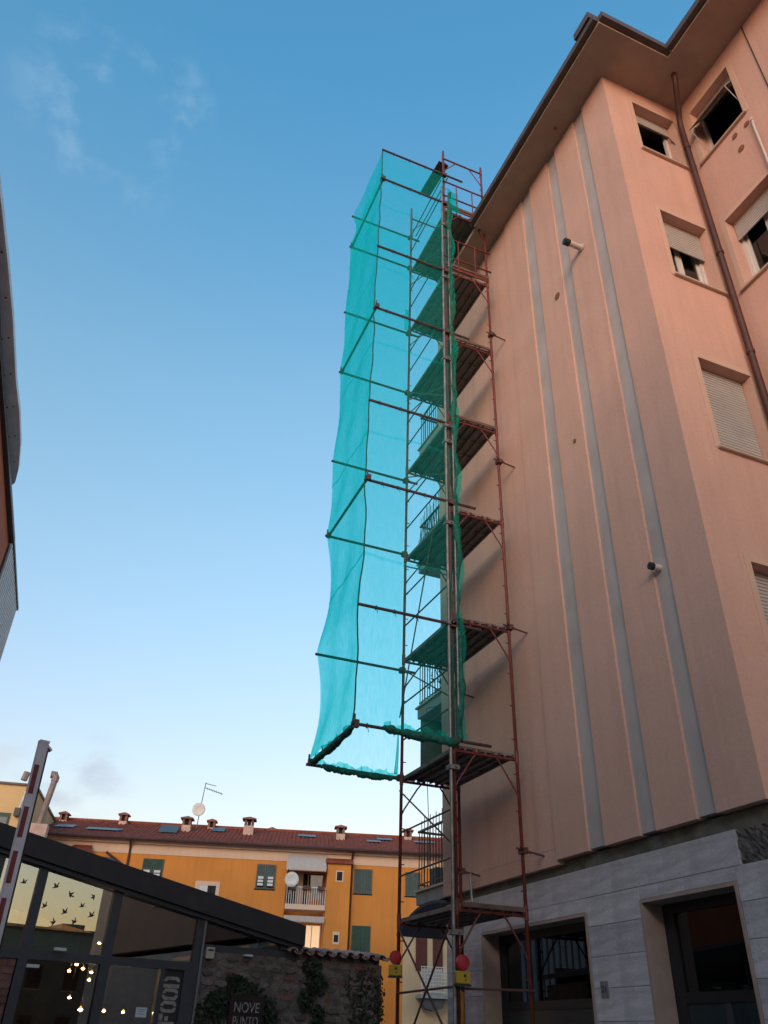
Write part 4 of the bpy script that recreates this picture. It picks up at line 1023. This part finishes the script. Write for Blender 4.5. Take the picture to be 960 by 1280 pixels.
roof = lpart('roof', rf, M['roofred'], yel)
rt = MB(); k = (zr-10.11)/(yr+.55)                                # tile courses as ribs down the slope
nt_ = int((YU1-YU0+.6)/.23)
for i in range(nt_):
    u = YU0-.3+.23*i; rt.v += [(u, -.56, 10.115), (u+.06, -.56, 10.165), (u+.12, -.56, 10.115), (u, yr, zr+.005), (u+.06, yr, zr+.055), (u+.12, yr, zr+.005)]; q = len(rt.v)-6
    rt.f += [(q, q+1, q+4, q+3), (q+1, q+2, q+5, q+4)]
lpart('tile_rows', rt, M['roofred'], roof, kind='stuff')
lpart('ridge', MB().path([(YU0-.3+i*1.0, yr, zr+.05) for i in range(26)], .10, 6), M['roofred'], roof)
lpart('gutter', MB().tube((YU0-.3, -.60, 10.10), (YU1+.3, -.60, 10.10), .085, 8), M['drain'], yel)
def shutters(u0, u1, z0, z1, m_, tilt=False, ajar=False):
    fr = lpart('window', MB().box(u0-.04, u1+.04, -.025, .0, z0-.05, z0-.0).box(u0, u1, -.004, .01, z0, z1), M['dark'], yel)
    mid = (u0+u1)/2
    for a, b in ((u0, mid-.01), (mid+.01, u1)):
        s = MB(); w_ = .07
        s.box(a, a+w_, -.06, -.02, z0, z1); s.box(b-w_, b, -.06, -.02, z0, z1); s.box(a+w_, b-w_, -.06, -.02, z1-w_, z1); s.box(a+w_, b-w_, -.06, -.02, z0, z0+w_)
        zl = z0+(z1-z0)*.52 if tilt else z0+w_
        s.box(a+w_, b-w_, -.06, -.02, zl-.02, zl+.05)
        z = zl+.05
        while z < z1-w_-.02: s.quad((a+w_, -.055, z), (b-w_, -.055, z), (b-w_, -.03, z+.07), (a+w_, -.03, z+.07)); z += .06
        lpart('shutter', s, m_, fr)
        if tilt:
            t = MB(); zz = zl-.03
            for k_ in range(3):
                t.quad((a+w_+.03, -.10-.06*k_, zz-.17*k_), (b-w_-.03, -.10-.06*k_, zz-.17*k_), (b-w_-.03, -.12-.06*k_, zz-.12-.17*k_), (a+w_+.03, -.12-.06*k_, zz-.12-.17*k_))
            lpart('tilted_flap', t, M['whitepaint'], fr)
    return fr
shutters(.58, 1.58, 8.06, 9.25, M['shutgrey'], True); shutters(5.72, 6.68, 8.06, 9.26, M['shutgrey']); shutters(5.73, 6.69, 5.30, 6.56, M['shutgreen'])
shutters(8.46, 9.26, 8.06, 9.23, M['shutgrey']); shutters(-5.34, -4.27, 8.15, 9.24, M['shutgreen'], True); shutters(-7.75, -6.75, 8.1, 9.22, M['shutgrey'])
shutters(.58, 1.58, 5.2, 6.5, M['shutgrey']); shutters(8.46, 9.3, 5.2, 6.5, M['shutgrey'])
ww = lpart('window', MB().box(-2.50, -2.28, -.03, .0, 7.1, 8.30).box(-1.42, -1.24, -.03, 0, 7.1, 8.30).box(-2.28, -1.42, -.03, 0, 8.10, 8.30), M['cream'], yel)
lpart('pane', MB().box(-1.85, -1.42, -.012, -.004, 7.1, 8.10), M['dark'], ww); lpart('curtain', MB().box(-2.28, -1.85, -.016, -.004, 7.1, 8.10), M['whitepaint'], ww)
# stair tower
lpart('tower', MB().box(4.262, 5.50, -.55, -.001, 0, 9.36), M['ochre'], yel)
lpart('tower_roof', MB().box(4.15, 5.60, -.70, -.001, 9.362, 9.50).quad((4.15,-.70,9.50),(5.6,-.70,9.50),(5.6,-.03,9.72),(4.15,-.03,9.72)), M['roofred'], yel)
o = lpart('tower_window', MB().box(4.72, 5.12, -.575, -.551, 8.5, 9.04), M['cream'], yel); lpart('pane', MB().box(4.78, 5.06, -.585, -.576, 8.56, 8.98), M['dark'], o)
o = lpart('niche', MB().box(4.74, 5.08, -.575, -.551, 5.62, 6.18), M['cream'], yel); lpart('pane', MB().box(4.80, 5.02, -.585, -.576, 5.72, 6.04), M['dark'], o)
# balcony, railing, awnings
bal = lpart('balcony', MB().box(2.20, 4.255, -.75, .36, 7.10, 7.34), M['cream'], yel)
for i in range(18): lpart('bar', MB().box(2.24+i*.116, 2.27+i*.116, -.72, -.69, 7.341, 8.12), M['whitepaint'], bal)
lpart('handrail', MB().box(2.20, 4.25, -.73, -.68, 8.121, 8.17).box(2.20, 2.24, -.68, -.01, 8.121, 8.17), M['whitepaint'], bal)
for u, w_ in ((2.50, .34), (3.25, .42), (4.0, .36)):
    lpart('flower_box', MB().box(u-w_/2, u+w_/2, -.92, -.74, 8.02, 8.20), M['drain'], bal)
lpart('door', MB().box(2.75, 3.05, 1.28, 1.299, 7.35, 9.1).box(3.30, 3.36, 1.28, 1.299, 7.35, 9.1), M['cream'], yel)
lpart('door_glass', MB().box(3.06, 3.29, 1.285, 1.298, 7.35, 9.1).box(3.37, 4.1, 1.285, 1.298, 8.3, 9.1).box(2.25, 2.74, 1.285, 1.298, 7.35, 9.1), M['dark'], yel)
lpart('laundry', MB().quad((3.42,-.60,8.75),(4.05,-.60,8.75),(4.02,-.57,7.6),(3.45,-.57,7.6)), M['curtain'], yel)
aw = MB()
aw.quad((2.12,-.06,9.86), (4.20,-.06,9.86), (4.20,-.95,9.12), (2.12,-.95,9.12)); aw.quad((2.12,-.06,9.85), (2.12,-.95,9.11), (4.20,-.95,9.11), (4.20,-.06,9.85))
for i in range(16):
    a = 2.12+i*.13; aw.quad((a,-.952,9.12), (a+.13,-.952,9.12), (a+.13,-.952,8.94), (a+.065,-.952,8.86), (a,-.952,8.94))
lpart('awning', aw, M['awning'], yel)
aw = MB().box(2.2, 4.25, -.85, -.80, 6.72, 6.80)
for i in range(16):
    a = 2.2+i*.128; aw.quad((a,-.852,6.72), (a+.128,-.852,6.72), (a+.128,-.852,6.56), (a+.064,-.852,6.48), (a,-.852,6.56))
lpart('awning', aw, M['awning'], yel)
lpart('lit_doorway', MB().box(3.28, 4.12, 1.27, 1.298, 4.4, 6.6), M['litdoor'], yel, label='doorway glowing with warm light')
lpart('balcony_door_frame', MB().box(3.22, 3.28, 1.25, 1.298, 4.4, 6.65).box(3.68, 3.72, 1.25, 1.269, 4.4, 6.6).box(4.12, 4.18, 1.25, 1.298, 4.4, 6.65), M['cream'], yel)
lpart('downpipe', MB().path([(5.60,-.58,10.05), (5.58,-.3,9.9), (5.57,-.07,9.7), (5.57,-.07,0)], .06, 8), M['drain'], yel)
dpp = lpart('downpipe', MB().path([(-6.1,-.58,10.05), (-6.12,-.25,9.9), (-6.12,-.08,9.7), (-6.12,-.08,0)], .06, 8), M['drain'], yel)
lpart('branch_pipe', MB().tube((-7.3,-.08,9.45), (-6.14,-.08,8.75), .06, 8), M['drain'], dpp)
lpart('porch_roof', MB().quad((-9.4,-.9,9.2),(-7.9,-.9,9.2),(-8.1,-.02,9.75),(-9.0,-.02,9.75)).box(-9.4,-7.9,-.9,-.82,9.05,9.19).box(-8.0,-7.9,-.82,-.0,8.6,9.19), M['roofred'], yel)
# skylights in the roof
def rz_(y): return 10.11+k_slope*(y+.55)
k_slope = (zr-10.11)/(yr+.55)
for u, y, w_, l_, tilt in ((-10.2,1.9,1.0,.9,.0), (-8.0,1.5,1.9,.7,.0), (-4.6,1.9,1.0,.9,.25), (-2.0,3.2,.7,.7,.1), (3.1,3.0,1.0,.7,.0), (6.9,2.3,.8,.6,0), (7.6,3.3,.9,.6,0), (9.9,3.0,1.2,.6,.0)):
    z = rz_(y); o = lpart('skylight', MB().quad((u-w_/2,y-l_/2,rz_(y-l_/2)+.09+tilt*.0),(u+w_/2,y-l_/2,rz_(y-l_/2)+.09),(u+w_/2,y+l_/2,rz_(y+l_/2)+.09+tilt),(u-w_/2,y+l_/2,rz_(y+l_/2)+.09+tilt)), M['skylight'], roof)
    f_ = MB()
    for a, b in (((u-w_/2,y-l_/2), (u+w_/2,y-l_/2)), ((u+w_/2,y-l_/2), (u+w_/2,y+l_/2)), ((u-w_/2,y+l_/2), (u+w_/2,y+l_/2)), ((u-w_/2,y-l_/2), (u-w_/2,y+l_/2))):
        f_.tube((*a, rz_(a[1])+.08), (*b, rz_(b[1])+.08), .05, 4)
# chimneys
def chimney(u, y, zt, wd=.5, h=1.0):
    zb = rz_(y)-.2 if y < yr else zr-.3
    c = lpart('chimney', MB().box(u-wd/2, u+wd/2, y-wd/2, y+wd/2, zb, zt-.55), M['chimneyp'], yel)
    p = MB()
    for sx in (-1, 1):
        for sy in (-1, 1): p.box(u+sx*wd*.36-.06, u+sx*wd*.36+.06, y+sy*wd*.36-.06, y+sy*wd*.36+.06, zt-.549, zt-.22)
    lpart('cap_pillars', p, M['brickred'], c, kind='stuff')
    e = wd*.72
    lpart('cap', MB().box(u-e, u+e, y-e, y+e, zt-.219, zt-.16).quad((u-e,y-e,zt-.16),(u+e,y-e,zt-.16),(u,y,zt)).quad((u+e,y-e,zt-.16),(u+e,y+e,zt-.16),(u,y,zt)).quad((u+e,y+e,zt-.16),(u-e,y+e,zt-.16),(u,y,zt)).quad((u-e,y+e,zt-.16),(u-e,y-e,zt-.16),(u,y,zt)), M['brickred'], c)
    lpart('core', MB().box(u-.1, u+.1, y-.1, y+.1, zt-.549, zt-.23), M['dark'], c)
chimney(-11.05, 4.3, 12.30, .42); chimney(-7.65, 4.3, 12.42, .44); chimney(-3.80, 2.9, 12.10, .50); chimney(-2.55, 4.4, 12.35, .42); chimney(-.28, 2.9, 12.25, .55); chimney(1.0, 4.8, 12.15, .4); chimney(5.0, 2.9, 12.08, .50); chimney(9.1, 4.3, 12.40, .45)
an = thing('tv_antenna', 'thin rooftop aerial with a satellite dish on the ochre house roof', 'antenna', (10.657+.957*-3.38+.289*4.0, 44.749+.289*3.38+.957*4.0, 11.65), R(-16.8))
lpart('mast', MB().tube((0,0,-.1), (.16,0,2.65), .03, 6), M['galv'], an)
lpart('boom', MB().tube((.14,0,2.35), (1.25,.1,2.05), .022, 5).tube((.15,0,2.6), (.8,.1,2.5), .02, 5), M['galv'], an)
el_ = MB()
for i in range(7): el_.tube((.3+i*.14,-.22,2.32-i*.038), (.3+i*.14,.35,2.30-i*.038), .012, 4)
lpart('elements', el_, M['galv'], an)
lpart('dish', MB().lathe([(.02, .14), (.22, .10), (.38, .0), (.38, -.015), (.22, .085), (.02, .125)], (0,-.14,1.05), 18, 'y'), M['whitepaint'], an, smooth=True)
sd_ = thing('satellite_dish', 'round white satellite dish at the left end of the ochre house balcony', 'satellite dish', (10.657+.957*2.45-.289*.9, 44.749-.289*2.45-.957*.9, 8.45), R(-16.8))
lpart('dish', MB().lathe([(.02, .12), (.22, .08), (.36, .0), (.36, -.015), (.22, .065), (.02, .10)], (0,-.05,0), 20, 'y'), M['whitepaint'], sd_, smooth=True)
lpart('arm', MB().tube((0,.06,0), (0,.16,-.1), .03, 6).tube((0,.16,-.1), (0,.16,-.65), .03, 6), M['galv'], sd_)

# ================================================================ CREAM HOUSE seen through the scaffold
crm = thing('cream_house', 'cream house with maroon shutters and a white lattice balcony seen through the scaffold', 'house', (16.15, 34.4, 0), R(-10))
lpart('wall', MB().prism([(-.91,0), (6,0), (6,8), (1.7,8)], 0, 5.75), M['creamwall'], crm)
lpart('roof', MB().prism([(-.98,-.2), (6.2,-.2), (6.2,8.2), (1.75,8.2)], 5.752, 5.87), M['roofred'], crm)
for a, b in ((-.36, .13), (.38, .80)):
    s = MB().box(a, b, -.05, -.002, 4.1, 5.6)
    o = lpart('shutter', s, M['shutred'], crm)
    t = MB()
    for i in range(18): t.box(a+.06, b-.06, -.062, -.051, 4.2+i*.075, 4.24+i*.075)
    lpart('slats', t, M['shutred'], o)
bl_ = lpart('balcony', MB().box(-.36, 1.2, -.85, -.002, 3.12, 3.24), M['balcony'], crm)
g_ = MB()
for i in range(13): g_.box(-.33+i*.118, -.31+i*.118, -.84, -.815, 3.241, 4.2)
for i in range(8): g_.box(-.35, 1.18, -.845, -.82, 3.32+i*.125, 3.345+i*.125)
lpart('lattice', g_, M['whitepaint'], bl_)
lpart('screen', MB().box(-.30, .55, -.80, -.79, 3.3, 4.15), M['shutter'], bl_); lpart('bracket', MB().vprism([(-.15,2.78),(.25,2.7),(.6,2.8),(.7,3.119),(-.25,3.119)], -.7, -.2), M['awningdark'], bl_)
lpart('doorway', MB().box(-.5, .9, -.02, -.002, 0, 2.25), M['shutred'], crm); lpart('grille', MB().box(1.0, 1.6, -.03, -.002, 1.6, 2.5), M['iron'], crm)

# ================================================================ far yellow house at the left with steel flues
lyh = thing('pale_yellow_house', 'pale yellow flat topped house behind the cafe at the left edge', 'house', (-1.257, 43.98, 0), R(-10))
lpart('wall', MB().box(-12, .75, 0, 9, 0, 11.56), M['paleyellow'], lyh)
lpart('roof_edge', MB().box(-12.1, .82, -.12, 9.1, 11.562, 11.66), M['fascia'], lyh)
o = lpart('window', MB().box(-1.5, -.05, -.03, -.002, 8.9, 10.25), M['shutgreen'], lyh); lpart('pane', MB().box(-.95, -.15, -.045, -.031, 8.9, 10.05), M['skylight'], o)
fl_ = thing('steel_flue', 'slim pale steel flue pipe climbing the corner of the pale yellow house', 'flue', (-1.257+.985*.25, 43.98-.174*.25-.2, 0), R(-10))
lpart('pipe', MB().tube((.0,-.1,10.3), (.25,-.1,11.95), .06, 8), M['whitepaint'], fl_); lpart('bracket', MB().box(-.15,.1,-.22,.15,10.1,10.45), M['iron'], fl_); lpart('cowl', MB().tube((-.12,-.1,11.75), (-.05,-.1,12.15), .16, 8), M['flue'], fl_)
fl_ = thing('brick_flue', 'thick brown capped chimney flue beside the pale yellow house', 'chimney', (.05, 43.6, 0), R(-10))
lpart('shaft', MB().tube((-.02,0,9.6), (.22,0,11.95), .15, 10), M['flue'], fl_); lpart('hood', MB().path([(.21,0,11.85), (.23,0,12.05), (.17,0,12.17), (-.02,0,12.17)], .18, 10), M['flue'], fl_); lpart('base', MB().box(-.5,.45,-.3,.3,9.0,9.8), M['chimneyp'], fl_)

# ================================================================ maroon gateway right of the stone wall
gw = thing('garden_gateway', 'maroon plastered garden gateway with a pale gate beyond the stone wall', 'gateway', (5.55, 17.2, 0), R(-15))
ap = [(-.55,0), (-.55,2.35), (-.35,2.62), (.0,2.72), (.45,2.68), (.45,0), (.22,0), (.22,1.55), (.14,1.95), (-.02,2.12), (-.18,1.95), (-.26,1.55), (-.26,0)]
lpart('arch', MB().vprism(ap, -.12, .15), M['maroon'], gw); lpart('gate', MB().box(-.30,.25,.16,.19,0,2.15), M['greysheet'], gw)

# ================================================================ houses on the left of the street
lb = thing('street_house', 'tall burnt red house whose grey sheeted eave cuts the left edge', 'house', (-4.0, 0, 0))
def lx(y): return -3.13+(y-14.64)*.0507-.02
LY0, LY1 = 8, 22.7
part('wall', MB().prism([(lx(LY0)-9, LY0), (lx(LY0), LY0), (lx(LY1), LY1), (lx(LY1)-9, LY1)], 0, 13.55), M['redwall'], lb)
part('gutter', MB().prism([(lx(LY0)+.002, LY0), (lx(LY0)+.07, LY0), (lx(15)+.08, 15), (lx(18)+.12, 18), (-2.59, LY1+.03), (lx(LY1)+.002, LY1+.03)], 13.42, 13.56), M['iron'], lb)
eo = [(-3.42, LY0), (-3.235,10.04), (-3.145,10.94), (-3.045,12.05), (-2.93,13.54), (-2.82,15.58), (-2.72,16.73), (-2.665,18.04), (-2.68,19.16), (-2.75,19.89), (-2.95, 20.2), (lx(20.2)-.5, 20.2), (lx(LY0)-.5, LY0)]
em_ = MB(); em_.prism(eo, 13.60, 13.72); nq = len(eo)
for q in range(10):                                             # the outer rim kicks up a little
    for lv_ in (0, nq): x_, y_, z_ = em_.v[q+lv_]; em_.v[q+lv_] = (x_+.004*max(0, q-2), y_, z_+.02*min(6, max(0, q-1)))
ev = part('eave_sheet', em_, M['greysheet'], lb)

bt = MB()
for i in range(9):
    y = 9.5+i*1.15
    for (xa, ya), (xb, yb) in zip(eo[:9], eo[1:10]):
        if ya <= y <= yb:
            x = xa+(xb-xa)*(y-ya)/(yb-ya); bt.lathe([(.022, -.012), (.022, 0)], (x-.07, y, 13.60), 8)
            if y > 14: bt.lathe([(.022, -.012), (.022, 0)], (x-.2, y+.1, 13.60), 8)
part('bolts', bt, M['iron'], ev, kind='stuff')
part('roof', MB().prism([(lx(LY0)-9, LY0), (lx(LY0)-.6, LY0), (lx(20)-.6, 20), (lx(20)-9, 20)], 13.721, 14.0), M['roofslab'], lb)
rb_ = thing('clad_house', 'house with grey vertical ribbed cladding below the red house at the left edge', 'house', (-4.0, 25, 0))
c0, c1 = Vector((-2.646, 22.92)), Vector((-2.395, 27.65))
part('wall', MB().prism([(-9, 22.92), (-2.70, 22.92), (-2.45, 27.62), (-9, 27.62)], 0, 13.5), M['fascia'], rb_)
n_ = 15
for i in range(n_):
    p = c0.lerp(c1, i/n_); q = c0.lerp(c1, (i+.66)/n_)
    part('cladding_rib', MB().prism([(p.x-.06, p.y), (p.x, p.y), (q.x, q.y), (q.x-.06, q.y)], 0, 13.52), M['ribs'], rb_)
part('roof_edge', MB().prism([(-9, 22.86), (-2.61, 22.86), (-2.36, 27.70), (-9, 27.70)], 13.521, 13.62), M['iron'], rb_)

# ================================================================ houses behind the camera, mirrored in the cafe panes, and one added for shade
def back_house(x0, x1, y, h, label, dy=9, wm=None):
    t = thing('street_house', label, 'house', ((x0+x1)/2, y, 0)); w2 = (x1-x0)/2
    lpart('wall', MB().box(-w2, w2, -dy, 0, 0, h), wm or M['backhouse'], t)
    lpart('roof', MB().box(-w2-.3, w2+.3, -dy-.3, .3, h+.001, h+.18), M['roofslab'], t)
    u = -w2+1.4
    while u < w2-1.5:
        for z in (1.0, 4.2, 7.4):
            if z+1.6 < h: o = lpart('window', MB().box(u, u+1.1, .001, .04, z, z+1.5), M['dark'], t); lpart('sill', MB().box(u-.08, u+1.18, .001, .12, z-.06, z-.001), M['cream'], o)
        u += 2.9
    return t
bh = back_house(-9, 9, -47, 7.4, 'low house closing the street behind the viewer')
bh = back_house(9.5, 26, -50, 8.2, 'wider house closing the street behind the viewer'); lpart('penthouse', MB().box(3.85, 5.7, -4, -.5, 8.381, 8.82), M['backhouse'], bh); back_house(-28, -9.6, -49, 8.6, 'taller house closing the street behind the viewer')

def sun_blocker_house(y0, y1, h, label):  # unseen house, added to block the low sun from the lower wall
    t = thing('street_house', label, 'house', (-4.6, y1, 0))
    part('wall', MB().box(-13, -4.6, y0, y1, 0, h), M['backhouse'], t)
    part('roof', MB().box(-13.2, -4.2, y0-.1, y1+.1, h+.001, h+.2), M['roofred'], t)
    y = y0+1.5
    while y < y1-1.5:
        for z in (1.2, 4.4, 7.6):
            if z+1.6 < h:
                o = part('window', MB().box(-4.63, -4.602, y, y+1.1, z, z+1.5), M['shutgreen'], t); part('sill', MB().box(-4.55, -4.601, y-.08, y+1.18, z-.06, z-.001), M['cream'], o)
        y += 2.7
sun_blocker_house(-26, 0, 10.3, 'unseen plain house added left of the street behind the viewer to shade the side wall')
